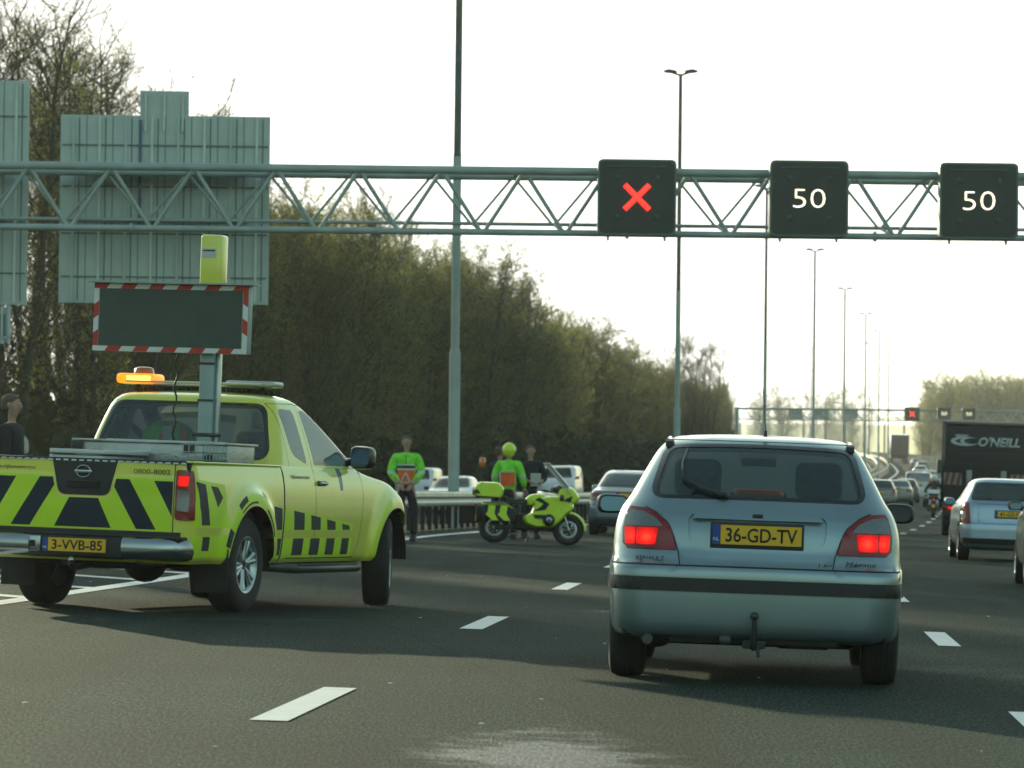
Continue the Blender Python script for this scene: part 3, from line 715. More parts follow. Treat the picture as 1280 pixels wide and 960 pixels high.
# ---- silver hatchback ahead (the nearest car)
def hatchback():
    root = empty('hatchback_car', 'silver hatchback with tow hook and glowing brake lights, nearest car ahead in the lane', 'car')
    W = 0.84
    L = [(.245, .77, .10, 3.80, .20, .5, .05, .15), (.27, .81, .03, 3.86, .20, .5, .05, .15), (.33, .828, .008, 3.90, .18, .5, .05, .15), (.50, .842, 0, 3.95, .17, .5, .05, .2),
         (.62, .846, .0, 3.95, .17, .5, .05, .2), (.655, .846, .012, 3.93, .18, .5, .06, .2), (.675, .842, .034, 3.90, .26, .5, .06, .2), (.735, .843, .062, 3.86, .28, .5, .06, .2), (.76, .843, .07, 3.84, .28, .5, .07, .2), (.85, .835, .085, 3.70, .28, .45, .07, .2),
         (.93, .815, .115, 3.25, .26, .40, .07, .15), (.985, .79, .15, 2.98, .22, .30, .08, .10), (1.05, .745, .20, 2.78, .20, .28, .08, .08), (1.15, .69, .285, 2.52, .18, .26, .08, .08),
         (1.25, .635, .38, 2.25, .17, .26, .08, .08), (1.33, .585, .475, 2.0, .16, .28, .08, .08), (1.372, .54, .55, 1.85, .18, .3, .08, .08), (1.40, .48, .66, 1.70, .25, .35, .08, .08),
         (1.415, .36, .85, 1.5, .3, .3, .05, .05), (1.422, .18, 1.0, 1.35, .15, .15, 0, 0), (1.424, .01, 1.1, 1.25, .01, .01, 0, 0)]
    ax = ((0.72, .30, .345), (3.17, .30, .345))
    def disp(x, y, z):
        f = 0
        for y0, z0, rr in ax:
            d = np.sqrt((y-y0)**2+(z-z0)**2); f = f+0.014*np.exp(-((d-rr)/0.06)**2)
        return f
    sh = Shell(L, 0.05, disp)
    rw = rnd_poly([(-.63, 1.035), (.63, 1.035), (.545, 1.345), (-.545, 1.345)], [.10, .10, .07, .07])
    rwi = rnd_poly([(-.595, 1.055), (.595, 1.055), (.515, 1.325), (-.515, 1.325)], [.08, .08, .06, .06])
    rw = [(a, b+0.018*(1-(a/.6)**2)*(1 if b > 1.2 else 0.2)) for a, b in dens(rw)]
    rwi = [(a, b+0.018*(1-(a/.6)**2)*(1 if b > 1.2 else 0.2)) for a, b in dens(rwi)]
    lamp = [(.455, .745), (.735, .745), (.762, .775), (.765, .86), (.742, .955), (.722, .985), (.64, .978), (.57, .95), (.505, .89), (.465, .81)]
    clear = [(.535, .875), (.752, .875), (.738, .94), (.715, .963), (.645, .955), (.575, .922)]
    brk1 = rnd_poly([(.575, .770), (.682, .770), (.682, .867), (.56, .867)], .012)
    brk2 = rnd_poly([(.690, .770), (.742, .770), (.752, .867), (.690, .867)], .012)
    regions = arches(ax, 0, 0)+[
        dict(view='rear', pts=rw, mat='black_gloss', d=.04), dict(view='rear', pts=rwi, part='rear_window', mat='glass_rear', off=-.004, d=.04),
        dict(view='rear', pts=lamp, part='tail_lamp', mat='lamp_red', off=.004, skirt=.03, mirror=True, d=.03, tm='seam'),
        dict(view='rear', pts=clear, part='reversing_lens', mat='lamp_clear', off=.0065, skirt=.004, mirror=True, under='tail_lamp', d=.03),
        dict(view='rear', pts=brk1, part='brake_light', mat='hatch_brake', off=.0065, skirt=.004, mirror=True, under='tail_lamp', d=.03),
        dict(view='rear', pts=brk2, part='brake_light', pid=1, mat='hatch_brake', off=.0065, skirt=.004, mirror=True, under='tail_lamp', d=.03),
        dict(view='rear', pts=rnd_poly([(-.385, .765), (.385, .765), (.395, .955), (-.395, .955)], [.13, .13, .05, .05]), part='plate_recess', mat='silver_paint', off=-.016, skirt=-.016, d=.03),
        dict(view='rear', pts=strip([(-.448, .65), (-.444, .745)], .007), mat='seam'), dict(view='rear', pts=strip([(.444, .745), (.448, .65)], .007), mat='seam'),
        dict(view='rear', pts=strip([(-.448, .745), (-.47, .82), (-.51, .90), (-.575, .955), (-.64, .986)], .008), mat='seam'), dict(view='rear', pts=strip([(.448, .745), (.47, .82), (.51, .90), (.575, .955), (.64, .986)], .008), mat='seam'),
        dict(view='rear', pts=strip([(-.9, .661), (.9, .661)], .009), mat='seam'),
        dict(view='rear', pts=rnd_poly([(-.375, .925), (.375, .925), (.345, .962), (.2, .974), (-.2, .974), (-.345, .962)], .015), part='plate_garnish', mat='silver_paint', off=.010, skirt=.03, d=.03),
        dict(view='rear', pts=[(-1, .515), (1, .515), (1, .592), (-1, .592)], part='bumper_strip', mat='black_plastic', off=.012, skirt=.02, d=.04),
        dict(view='side', pts=[(1.15, .50), (2.72, .50), (2.72, .57), (1.15, .57)], part='side_moulding', mat='black_plastic', off=.012, skirt=.015),
        dict(view='side', pts=rnd_poly([(.78, 1.03), (1.28, 1.03), (1.22, 1.32), (.98, 1.32)], .05), part='side_window', mat='glass_clear'),
        dict(view='side', pts=rnd_poly([(1.36, 1.03), (2.55, 1.03), (2.05, 1.32), (1.30, 1.33)], .04), part='side_window', pid=1, mat='glass_clear'),
        dict(view='side', pts=strip([(1.33, 1.02), (1.35, .32), (2.45, .32), (2.62, .98)], .008), mat='seam'),
        dict(view='front', pts=rnd_poly([(-.68, 1.0), (.68, 1.0), (.53, 1.36), (-.53, 1.36)], .06), part='windscreen', mat='glass_clear'),
        dict(view='front', pts=rnd_poly([(.42, .62), (.76, .62), (.76, .76), (.42, .74)], .03), part='headlamp', mat='lamp_clear', off=.003, mirror=True),
        dict(view='rear', pts=strip([(-.57, 1.378), (.57, 1.378)], .006), mat='seam'),
    ]
    body, objs = build_shell(root, sh, regions, 'silver_paint', nu=150, nv=64, trim=True, trim_z=.5)
    def ys(x, z): u, v = sh.uv_rear(x, z); return float(sh.S(np.array([u]), np.array([v]))[0][1])
    plate(root, ys(0, .85)-.002, .843, '36-GD-TV', .505, .115)
    m = MB()   # boot lid handle and lock bar over the plate
    m.box((0, ys(0, .95)-.014, .952), (.06, .012, .022), 'black_plastic', bev=.004)
    m.box((0, ys(0, .95)+.002, .927), (.70, .02, .008), 'seam')
    m.build('boot_lock', root)
    # rear wiper
    m = MB(); m.ell((-.20, ys(-.2, 1.05)-.012, 1.065), (.028, .022, .022), 'black_plastic')
    def on(x, z, o=.022): return (x, ys(x, z)-o, z)
    m.tube([on(-.20, 1.063), on(-.33, 1.10, .03), on(-.43, 1.155, .03), on(-.435, 1.20, .028)], [.017, .013, .010, .008], 'black_plastic', 8)
    m.tube([on(-.435, 1.155, .016), on(-.44, 1.24, .014), on(-.415, 1.325, .014)], .006, 'grey_paint', 6)
    m.tube([on(-.38, 1.07, .016), on(-.36, 1.105, .016), on(-.23, 1.058, .016)], .008, 'black_plastic', 6)
    m.build('rear_wiper', root)
    m = MB(); m.tube([(0.03, .60, 1.41), (0.03, .60, 1.445)], [.012, .008], 'black_plastic', 8); m.tube([(.03, .60, 1.44), (.02, .48, 1.56), (.008, .36, 1.68)], .0022, 'black_plastic', 5)
    m.build('roof_aerial', root)
    for s_ in (-1, 1):
        m = MB(); m.prism(rnd_poly([(.60, 1.335), (.68, 1.34), (.70, 1.372), (.68, 1.38), (.61, 1.365)], .012), 'X', s_*.50, s_*.545, 'black_plastic')
        m.tube([(s_*.53, .70, 1.372), (s_*.53, 1.2, 1.392), (s_*.53, 1.9, 1.37)], .012, 'silver_paint', 8)
        m.build('roof_rack_foot', root)
    # tow bar
    m = MB(); m.box((0, .10, .255), (.95, .06, .06), 'underbody', bev=.01)
    m.tube([(0, .16, .22), (0, -.05, .215), (0, -.085, .25), (0, -.085, .375)], [.022, .02, .018, .014], 'black_plastic', 10); m.ell((0, -.085, .392), (.026, .026, .026), 'dark_metal')
    m.box((0, -.03, .23), (.13, .05, .045), 'black_plastic', bev=.01); m.box((-.16, 0.02, .25), (.07, .06, .05), 'dark_metal', bev=.015)
    m.tube([(0.02, -.06, .23), (.03, -.07, .16)], .012, 'black_plastic', 6)
    m.build('tow_bar', root)
    m = MB(); m.tube([(-.60, .5, .235), (-.60, .05, .24)], .03, 'dark_metal', 14); m.ell((-.56, .42, .25), (.10, .22, .07), 'underbody'); m.build('exhaust', root)
    m = MB(); m.box((0, 2.0, .29), (1.18, 3.5, .16), 'underbody', bev=.05); m.box((0, .35, .38), (1.5, .45, .25), 'underbody', bev=.03); m.tube([(-.62, .72, .28), (.62, .72, .28)], .05, 'underbody', 10)
    m.box((0, 1.95, .42), (1.60, 1.9, .12), 'underbody'); m.box((.28, .15, .235), (.3, .1, .05), 'underbody', bev=.02)
    for s_ in (-1, 1): m.box((s_*.47, .72, .52), (.30, .74, .46), 'underbody', bev=.04)
    m.build('underbody', root)
    for y in (.72, 3.17):
        for s_ in (-1, 1): make_wheel(y, s_, .292, .20, .725, root, flat=True, rimr=.60)
    wing_mirror(root, -.775, 2.42, .985, -1); wing_mirror(root, .765, 2.42, .985, 1, gw='black_gloss', w=.19, h=.13)
    # cabin
    seats(root, 1.75, .36, .42, 1.27, rear=1.0)
    m = MB(); m.box((0, .58, .955), (1.15, .42, .025), 'trim', bev=.01); m.build('parcel_shelf', root)
    m = MB(); m.box((0, 2.66, .88), (1.35, .45, .22), 'trim', bev=.08); m.build('dashboard', root)
    m = MB(); m.box((0, 2.12, 1.275), (.22, .03, .06), 'black_plastic', bev=.015); m.build('rear_view_mirror', root)
    m = MB(); m.puff(rnd_poly([(-.17, 0), (.17, 0), (.15, .06), (-.15, .06)], .03), .03, 'lamp_dark_red', .2, ys(0, 1.06)+.05, Matrix.Translation((0, 0, 1.045)), axis='Y'); m.build('high_brake_light', root)
    m = MB(); M = Matrix.Translation((-.36, 2.28, .92)) @ Matrix.Rotation(R(-65), 4, 'X'); bm = bmesh.new()
    m.tube([(.19*math.cos(t*PI/10), 0.19*math.sin(t*PI/10), 0) for t in range(21)], .014, 'black_plastic', 6, False, M); m.build('steering_wheel', root)
    # badges
    for nm, s_, x, h, wd in (('maker_badge', 'RENAULT', -.60, .028, .17), ('model_badge', 'Mégane', .59, .040, .18), ('version_badge', 'SCENIC'[0:0] or '1.6e', .39, .020, .075)):
        z = .695 if nm != 'version_badge' else .688
        o = text(s_, nm, h, 'dark_metal' if nm != 'model_badge' else 'dark_metal', root, Matrix.Translation((x, ys(x, z)-.0035, z)) @ Matrix.Rotation(math.atan2(ys(abs(x)+.03, z)-ys(abs(x)-.03, z), .06)*(1 if x > 0 else -1), 4, 'Z'), .003, width=wd, bold=0.0, shear=.15 if nm == 'model_badge' else 0)
    return root

# ---- generic cars for the traffic
def gen_levels(kind, W, H, L):
    k = H/1.42; W0 = W
    lo = [(.24, .90, .10, -.12, .2, .45, .05, .15), (.29, .955, .04, -.05, .2, .45, .05, .15), (.38, .985, 0, -.02, .2, .45, .05, .2), (.55, 1.0, .0, 0, .2, .45, .05, .2), (.66, 1.0, .02, -.03, .2, .45, .05, .2), (.70, .995, .06, -.05, .2, .45, .06, .2)]
    if kind == 'sedan':
        up = [(.80, .985, .07, -.12, .2, .4, .06, .2), (.90, .97, .08, -.4, .2, .4, .06, .15), (.955, .94, .12, -.85, .2, .3, .08, .1), (.985, .90, .35, -1.1, .2, .28, .08, .08), (1.02, .87, .58, -1.25, .2, .28, .08, .08),
              (1.12, .82, .78, -1.5, .2, .28, .08, .08), (1.23, .755, 1.0, -1.78, .2, .28, .08, .08), (1.32, .70, 1.2, -2.02, .2, .28, .08, .08), (1.37, .64, 1.36, -2.2, .22, .3, .08, .08), (1.40, .55, 1.5, -2.35, .25, .3, .05, .05), (1.415, .35, 1.7, -2.5, .25, .2, .05, .05), (1.42, .01, 2.0, -2.6, .01, .01, 0, 0)]
    elif kind == 'van':
        up = [(.80, .99, .03, -.12, .12, .35, .03, .15), (.90, .985, .035, -.3, .12, .35, .03, .15), (1.0, .975, .04, -.6, .12, .3, .03, .12), (1.08, .96, .06, -.9, .12, .25, .03, .1), (1.2, .93, .10, -1.15, .12, .22, .03, .08),
              (1.3, .90, .13, -1.35, .12, .22, .03, .08), (1.36, .87, .16, -1.5, .12, .25, .03, .08), (1.395, .81, .20, -1.62, .16, .25, .03, .08), (1.412, .65, .35, -1.8, .2, .2, .03, .05), (1.42, .01, 1.5, -2.2, .01, .01, 0, 0)]
    elif kind == 'wagon':
        up = [(.80, .99, .07, -.12, .2, .4, .06, .2), (.88, .98, .08, -.4, .2, .4, .06, .15), (.95, .955, .10, -.85, .18, .3, .06, .1), (1.02, .91, .15, -1.2, .16, .28, .06, .08), (1.12, .85, .24, -1.5, .15, .28, .06, .08),
              (1.23, .785, .33, -1.78, .14, .28, .06, .08), (1.32, .735, .42, -2.02, .14, .28, .06, .08), (1.37, .68, .50, -2.2, .18, .3, .05, .08), (1.40, .60, .62, -2.35, .22, .3, .05, .05), (1.415, .40, .85, -2.5, .25, .2, .05, .05), (1.42, .01, 1.7, -2.6, .01, .01, 0, 0)]
    else:
        up = [(.80, .99, .07, -.12, .2, .4, .06, .2), (.88, .98, .08, -.4, .2, .4, .06, .15), (.95, .95, .11, -.75, .2, .3, .06, .1), (1.02, .90, .18, -1.0, .18, .28, .06, .08), (1.12, .83, .27, -1.25, .17, .28, .06, .08),
              (1.23, .765, .38, -1.5, .16, .28, .06, .08), (1.32, .71, .48, -1.72, .16, .28, .06, .08), (1.37, .65, .58, -1.88, .18, .3, .05, .08), (1.40, .56, .72, -2.0, .22, .3, .05, .05), (1.415, .36, .95, -2.1, .25, .2, .05, .05), (1.42, .01, 1.6, -2.2, .01, .01, 0, 0)]
    return [(z*k if z > .3 else z, w*W, yr, L+yf, rr, rf, br, bf) for z, w, yr, yf, rr, rf, br, bf in lo+up]

def gen_car(name, label, kind, paint, W=.86, H=1.44, L=4.3, lamp='tall', txt=None, group=None, detail=1, lit=False, bumper=None, cat='car', plate_z=None, glass='glass_rear', front_lit=False, hl=False):
    root = empty(name, label, cat, group)
    k = H/1.42; ra = .31 if kind != 'van' else .33; axr = .80; axf = L-.85
    ax = ((axr, ra, ra+.055), (axf, ra, ra+.055)); sh = Shell(gen_levels(kind, W, H, L), .05)
    top, bot = (1.34*k, 1.03*k)
    if kind == 'sedan': bot = 1.015*k
    if kind == 'van': bot = .93*k
    wt = {'sedan': (.80, .62), 'wagon': (.80, .68), 'hatch': (.78, .64), 'van': (.84, .80)}[kind]
    glr = rnd_poly([(-wt[0]*W, bot), (wt[0]*W, bot), (wt[1]*W, top), (-wt[1]*W, top)], [.08, .08, .06, .06])
    def sc_(p, a, b): 
        cx = sum(q[0] for q in p)/len(p); cz = sum(q[1] for q in p)/len(p); return [(cx+(q[0]-cx)*a, cz+(q[1]-cz)*b) for q in p]
    reg = arches(ax, 0, 0)+[dict(view='rear', pts=glr, mat='black_gloss'), dict(view='rear', pts=sc_(glr, .95, .88), part='rear_window', mat=glass, off=-.003)]
    ys0 = {'sedan': 1.28, 'wagon': .55, 'hatch': .75, 'van': .5}[kind]; zf = L-1.35 if kind != 'van' else L-1.0
    zt = 1.31*k; zb = 1.03*k if kind != 'van' else .98*k
    mid = (ys0+zf)/2
    dt = .35 if kind != 'van' else .2
    reg += [dict(view='side', pts=rnd_poly([(ys0, zb), (mid-.03, zb), (mid-.03, zt), (ys0+dt, zt)], .05), part='side_window', mat='glass_side'),
            dict(view='side', pts=rnd_poly([(mid+.03, zb), (zf, zb), (zf-.55, zt), (mid+.03, zt)], .05), part='side_window', pid=1, mat='glass_side'),
            dict(view='side', pts=strip([(mid, zt), (mid, .35)], .012), mat='seam'),
            dict(view='front', pts=rnd_poly([(-.8*W, 1.0*k), (.8*W, 1.0*k), (.64*W, 1.34*k), (-.64*W, 1.34*k)], .06), part='windscreen', mat='glass_plain'),
            dict(view='front', pts=rnd_poly([(.5*W, .60), (.92*W, .62), (.90*W, .76), (.5*W, .73)], .03), part='headlamp', mat='head_on' if hl else 'lamp_clear', off=.004, mirror=True),
            dict(view='front', pts=rnd_poly([(-.4*W, .60), (.4*W, .60), (.4*W, .72), (-.4*W, .72)], .03), mat='black_plastic'),
            dict(view='rear', pts=strip([(-2, .655), (2, .655)], .010), mat='seam')]
    lm = 'brake_on' if lit else 'lamp_red'
    if lamp == 'tall': lp = rnd_poly([(.66*W, .70*k), (1.1*W, .70*k), (1.1*W, .98*k), (.80*W, .97*k)], .03)
    elif lamp == 'wide': lp = rnd_poly([(.50*W, .745*k), (1.1*W, .74*k), (1.1*W, .90*k), (.62*W, .90*k)], .04)
    else: lp = rnd_poly([(.78*W, .62*k), (1.1*W, .62*k), (1.1*W, 1.0*k), (.82*W, 1.0*k)], .03)
    reg.append(dict(view='rear', pts=lp, part='tail_lamp', mat=lm, off=.005, skirt=.02, mirror=True))
    if detail > 1:
        cx = sum(p[0] for p in lp)/len(lp); cz = sum(p[1] for p in lp)/len(lp)
        reg.append(dict(view='rear', pts=[(cx+(p[0]-cx)*.5, cz-.03+(p[1]-cz)*.3) for p in lp], part='reversing_lens', mat='lamp_clear', off=.008, skirt=.003, mirror=True, under='tail_lamp'))
        reg.append(dict(view='rear', pts=strip([(-.62*W, .68), (-.64*W, bot-.06), (.64*W, bot-.06), (.62*W, .68)], .008), mat='seam'))
    if bumper: reg.append(dict(view='rear', pts=[(-2, .30), (2, .30), (2, .40), (-2, .40)], part='bumper_valance', mat=bumper, off=.004, skirt=.01))
    n = (90, 44) if detail > 1 else (46, 26)
    build_shell(root, sh, reg, paint, nu=n[0], nv=n[1], trim=True, trim_z=.6)
    def ys(x, z): u, v = sh.uv_rear(x, z); return float(sh.S(np.array([u]), np.array([v]))[0][1])
    pz = plate_z or .80*k
    plate(root, ys(0, pz)-.008, pz, txt)
    m = MB(); m.box((0, L/2, .30), (2*W-.5, L-.5, .22), 'underbody'); m.box((0, .3, .42), (2*W-.25, .35, .3), 'underbody', bev=.03); m.box((0, L/2, .45), (2*W-.1, L-2.5, .15), 'underbody'); m.box((0, L-.35, .42), (2*W-.3, .3, .3), 'underbody')
    m.build('underbody', root)
    for y in (axr, axf):
        for s_ in (-1, 1): make_wheel(y, s_, ra, .20, W-.11, root, rimr=.62)
    if detail >= 1:
        seats(root, L-2.25 if kind != 'van' else L-1.9, .36, .45, 1.08*k, rear=1.35 if kind != 'van' else None)
        m = MB(); m.box((0, zf+.12, .90*k), (1.35, .4, .2), 'trim', bev=.07); m.build('dashboard', root)
        for s_ in (-1, 1): wing_mirror(root, s_*(W-.07), zf-.02, 1.0*k, s_, housing=paint if detail > 1 else 'black_plastic', w=.18, h=.13)
    return root

# ------------------------------------------------------------------ yellow road inspector pickup
def pickup():
    root = empty('pickup_truck', 'yellow pickup with black chevrons, a message board on its mast and a lit amber beacon', 'pickup truck')
    W = .925; Y = 'yellow_paint'
    axr, axf, wr = 1.23, 4.62, .385
    L = [(.395, .86, .12, 5.16, .10, .4, .02, .2), (.44, .895, .09, 5.24, .10, .4, .02, .2), (.60, .915, .08, 5.30, .10, .4, .02, .22), (.80, .925, .08, 5.32, .10, .4, .02, .22), (.92, .922, .085, 5.28, .10, .4, .02, .22),
         (1.02, .915, .085, 5.16, .10, .40, .02, .22), (1.08, .905, .09, 4.94, .10, .38, .02, .2), (1.125, .895, .09, 4.50, .10, .35, .02, .15), (1.16, .885, .09, 4.20, .10, .30, .02, .12), (1.19, .87, .10, 4.07, .10, .28, .02, .10)]
    def disp(x, y, z):
        f = 0
        for y0, z0, r0 in ((axr, .40, .50), (axf, .40, .50)):
            d = np.sqrt((y-y0)**2+(np.maximum(z, .3)-z0)**2)
            f = f+0.050/(1+np.exp((d-r0-.09)/0.022))
        return f
    sh = Shell(L, .02, disp)
    ax = ((axr, .385, .475), (axf, .385, .475))
    sh.umax = 1.62; N_ = 'navy_film'; G = 'yellow_film'
    reg = [dict(view='side', pts=circ(y, z, r, 44)+[], hole=False, mat=None, part=None) for y, z, r in ()]
    # chequer bands along the right and left flanks
    band = []
    xs = [1.98, 2.10, 2.22, 2.36]
    def quad(y0, y1, z0, z1, lean=0.0, m=N_): return dict(view='side', pts=[(y0, z0), (y1, z0), (y1+lean, z1), (y0+lean, z1)], mat=m, d=.04)
    reg += [dict(view='side', pts=[(1.74, .43), (3.62, .43), (3.62, .72), (1.76, .86)], mat=G, d=.05)]
    # dark blocks: lower row and the tapering upper row
    col = [(1.77, 1.95), (2.22, 2.46), (2.62, 2.84), (3.0, 3.20), (3.37, 3.55)]
    tops = [.86, .825, .79, .755, .72]
    for (a, b), t in zip(col, tops):
        reg.append(quad(a, b, .455, .595)); reg.append(dict(view='side', pts=[(a, .665), (b, .665), (b-.02, t-.02), (a-.03, t)], mat=N_, d=.04))
    reg.append(dict(view='side', pts=[(1.62, .60), (3.62, .60), (3.62, .66), (1.62, .66)], mat=Y, part=None, d=.1))
    # rear flank, slanting blocks behind the wheel
    reg += [dict(view='side', pts=[(.14, .45), (.80, .45), (.70, 1.02), (.14, 1.06)], mat=G), dict(view='side', pts=[(.26, .70), (.42, .70), (.32, 1.02), (.16, 1.04)], mat=N_), dict(view='side', pts=[(.56, .84), (.66, .92), (.56, 1.0), (.42, 1.01)], mat=N_),
            dict(view='side', pts=[(.30, .50), (.44, .50), (.44, .61), (.30, .61)], mat=N_), dict(view='side', pts=[(.10, .625), (.80, .625), (.80, .68), (.10, .68)], mat=Y)]
    # film on the wheel flares
    for y0 in (axr, axf):
        def arc(a0, a1, r0, r1, m, y0=y0): return dict(view='side', pts=circ(y0, .40, r1, 8, a0, a1)+circ(y0, .40, r0, 8, a0, a1)[::-1], mat=m, d=.04)
        if y0 == axr: reg += [arc(20, 172, .478, .565, G), arc(150, 166, .485, .56, N_), arc(108, 126, .52, .568, N_), arc(25, 60, .480, .505, N_), arc(85, 125, .480, .497, N_)]
        else: reg += [arc(105, 178, .48, .56, G), arc(10, 55, .48, .56, G)]
    # blue strip under the window, logo lettering area
    reg += [dict(view='side', pts=[(3.26, 1.185), (3.37, 1.185), (3.36, 1.0), (3.29, 1.0)], mat='blue_film', d=.04)]
    # door seams, bed gap
    reg += [dict(view='side', pts=strip([(1.975, 1.19), (1.975, .40)], .030), mat='seam'), dict(view='side', pts=strip([(2.70, 1.19), (2.70, .43)], .008), mat='seam'), dict(view='side', pts=strip([(3.82, 1.19), (3.86, .95), (3.80, .60), (3.70, .43), (2.10, .43)], .008), mat='seam')]
    reg += [dict(view='side', pts=[(-9, .49), (-9, .50), (-8, .50)], mat=Y)][:0]
    reg += [dict(view='side', pts=circ(y, z, r, 44), hole=True) for y, z, r in ax]
    # tailgate
    tg = []
    x1 = .735
    tg += [dict(view='rear', pts=[(-x1, .63), (x1, .63), (x1, 1.14), (-x1, 1.14)], mat=Y), dict(view='rear', pts=[(-x1+.01, .645), (x1-.01, .645), (x1-.01, 1.055), (-x1+.01, 1.055)], mat=G)]
    def ch(p): tg.append(dict(view='rear', pts=p, mat=N_, d=.04)); tg.append(dict(view='rear', pts=[(-a, b) for a, b in p], mat=N_, d=.04))
    ch([(.44, .655), (.60, .655), (.37, 1.04), (.21, 1.04)]); ch([(x1-.01, .76), (x1-.01, 1.035), (.57, 1.035)])
    tg.append(dict(view='rear', pts=[(-.235, .655), (.235, .655), (.12, .885), (-.12, .885)], mat=N_, d=.04))
    tg.append(dict(view='rear', pts=rnd_poly([(-.225, .885), (.225, .885), (.295, 1.185), (-.295, 1.185)], [.06, .06, .01, .01]), mat=Y, d=.04))
    tg.append(dict(view='rear', pts=rnd_poly([(-.205, .905), (.205, .905), (.27, 1.189), (-.27, 1.189)], [.06, .06, .01, .01]), part='tailgate_panel', mat='black_plastic', off=.008, skirt=.01, d=.04))
    for s_ in (-1, 1): tg.append(dict(view='rear', pts=strip([(s_*x1, .62), (s_*x1, 1.188)], .009), mat='seam'))
    tg.append(dict(view='rear', pts=strip([(-x1, .632), (x1, .632)], .008), mat='seam'))
    tg.append(dict(view='rear', pts=rnd_poly([(x1+.012, .74), (.82, .73), (1.2, .77), (1.2, 1.08), (.86, 1.12), (x1+.012, 1.13)], .03), part='tail_lamp', mat='lamp_red', off=.008, skirt=.03, mirror=True, d=.03))
    tg.append(dict(view='rear', pts=rnd_poly([(x1+.03, .81), (.85, .80), (.855, .965), (x1+.03, .97)], .01), part='reversing_lens', mat='lamp_clear', off=.0145, skirt=.004, mirror=True, under='tail_lamp', d=.02))
    tg.append(dict(view='rear', pts=rnd_poly([(x1+.035, 1.0), (.84, 1.0), (.845, 1.075), (x1+.035, 1.08)], .01), part='brake_light', mat='brake_on', off=.0105, skirt=.004, mirror=True, under='tail_lamp', d=.02))
    reg += tg
    reg += [dict(view='front', pts=rnd_poly([(.52, .78), (.88, .82), (.86, .98), (.55, .95)], .03), part='headlamp', mat='lamp_clear', off=.004, mirror=True), dict(view='front', pts=rnd_poly([(-.5, .75), (.5, .75), (.46, .97), (-.46, .97)], .04), mat='black_plastic')]
    body, objs = build_shell(root, sh, [r for r in reg if r.get('hole') or r.get('mat')], Y, nu=150, nv=46, trim=False)
    # inner skin so the bed and arches are closed
    m = MB()
    m.box((0, 1.03, .74), (1.62, 1.82, .04), 'black_plastic')                       # bed floor
    for s_ in (-1, 1):
        m.box((s_*.835, 1.03, .965), (.03, 1.82, .45), 'black_plastic'); m.box((s_*.852, 1.03, 1.188), (.075, 1.86, .016), Y, bev=.006)
    m.box((0, .16, .95), (1.6, .03, .44), 'black_plastic'); m.box((0, 1.93, .95), (1.7, .03, .46), 'black_plastic'); m.box((0, .125, 1.186), (1.66, .075, .016), 'black_plastic', bev=.006)
    for i in range(26): m.box((-.80+i*.0645, .082, 1.176), (.036, .012, .012), 'white_film')
    m.build('cargo_bed', root)
    # cab
    C = [(1.19, .87, 1.95, 4.07, .10, .28, .03, .10), (1.24, .862, 1.96, 3.98, .11, .28, .04, .10), (1.34, .835, 1.99, 3.78, .12, .28, .05, .10), (1.46, .80, 2.03, 3.54, .12, .28, .05, .10), (1.58, .76, 2.07, 3.30, .12, .28, .06, .10),
         (1.68, .72, 2.11, 3.08, .13, .3, .06, .10), (1.735, .68, 2.15, 2.94, .15, .32, .06, .10), (1.765, .62, 2.22, 2.82, .2, .32, .05, .08), (1.785, .48, 2.38, 2.70, .25, .25, .04, .05), (1.795, .25, 2.48, 2.57, .1, .1, 0, 0), (1.797, .01, 2.53, 2.52, .005, .005, 0, 0)]
    sc2 = Shell(C, .02)
    creg = [dict(view='rear', pts=rnd_poly([(-.78, 1.225), (.78, 1.225), (.66, 1.70), (-.66, 1.70)], [.14, .14, .10, .10]), mat='black_gloss', d=.04),
            dict(view='rear', pts=rnd_poly([(-.74, 1.25), (.74, 1.25), (.63, 1.68), (-.63, 1.68)], [.13, .13, .09, .09]), part='rear_window', mat='glass_rear', off=-.002, d=.04),
            dict(view='side', pts=rnd_poly([(2.300, 1.28), (2.600, 1.205), (2.560, 1.66), (2.240, 1.66)], [.10, .05, .06, .06]), mat='black_gloss', d=.03),
            dict(view='side', pts=rnd_poly([(2.315, 1.295), (2.585, 1.225), (2.545, 1.645), (2.255, 1.645)], [.10, .05, .06, .06]), part='quarter_window', mat='glass_side', d=.03),
            dict(view='side', pts=rnd_poly([(2.760, 1.205), (3.860, 1.205), (3.700, 1.36), (3.180, 1.66), (2.700, 1.66)], [.03, .02, .04, .12, .04]), mat='black_gloss', d=.03),
            dict(view='side', pts=rnd_poly([(2.780, 1.235), (3.600, 1.235), (3.560, 1.40), (3.130, 1.645), (2.725, 1.645)], [.03, .02, .04, .10, .04]), part='door_window', mat='glass_side', d=.03),
            dict(view='side', pts=rnd_poly([(3.635, 1.235), (3.800, 1.235), (3.650, 1.36)], .01), part='door_window', pid=3, mat='glass_side', d=.03),
            dict(view='side', pts=strip([(2.700, 1.191), (2.660, 1.70), (3.100, 1.71), (3.620, 1.44)], .008), mat='seam'),
            dict(view='side', pts=strip([(2.200, 1.191), (2.190, 1.70), (2.660, 1.71)], .006), mat='seam'),
            dict(view='front', pts=rnd_poly([(-.76, 1.23), (.76, 1.23), (.63, 1.70), (-.63, 1.70)], .08), part='windscreen', mat='glass_clear')]
    build_shell(root, sc2, creg, Y, bodyname='cab', nu=120, nv=40, trim=True, trim_z=1.1)
    m = MB()
    m.prism([(3.95, 1.188), (3.9, 1.19), (3.9, 1.16), (3.95, 1.16)], 'X', -.7, .7, 'black_plastic')
    m.build('cowl', root)
    # chrome bumper, step, plate
    m = MB(); z0, z1 = .42, .59
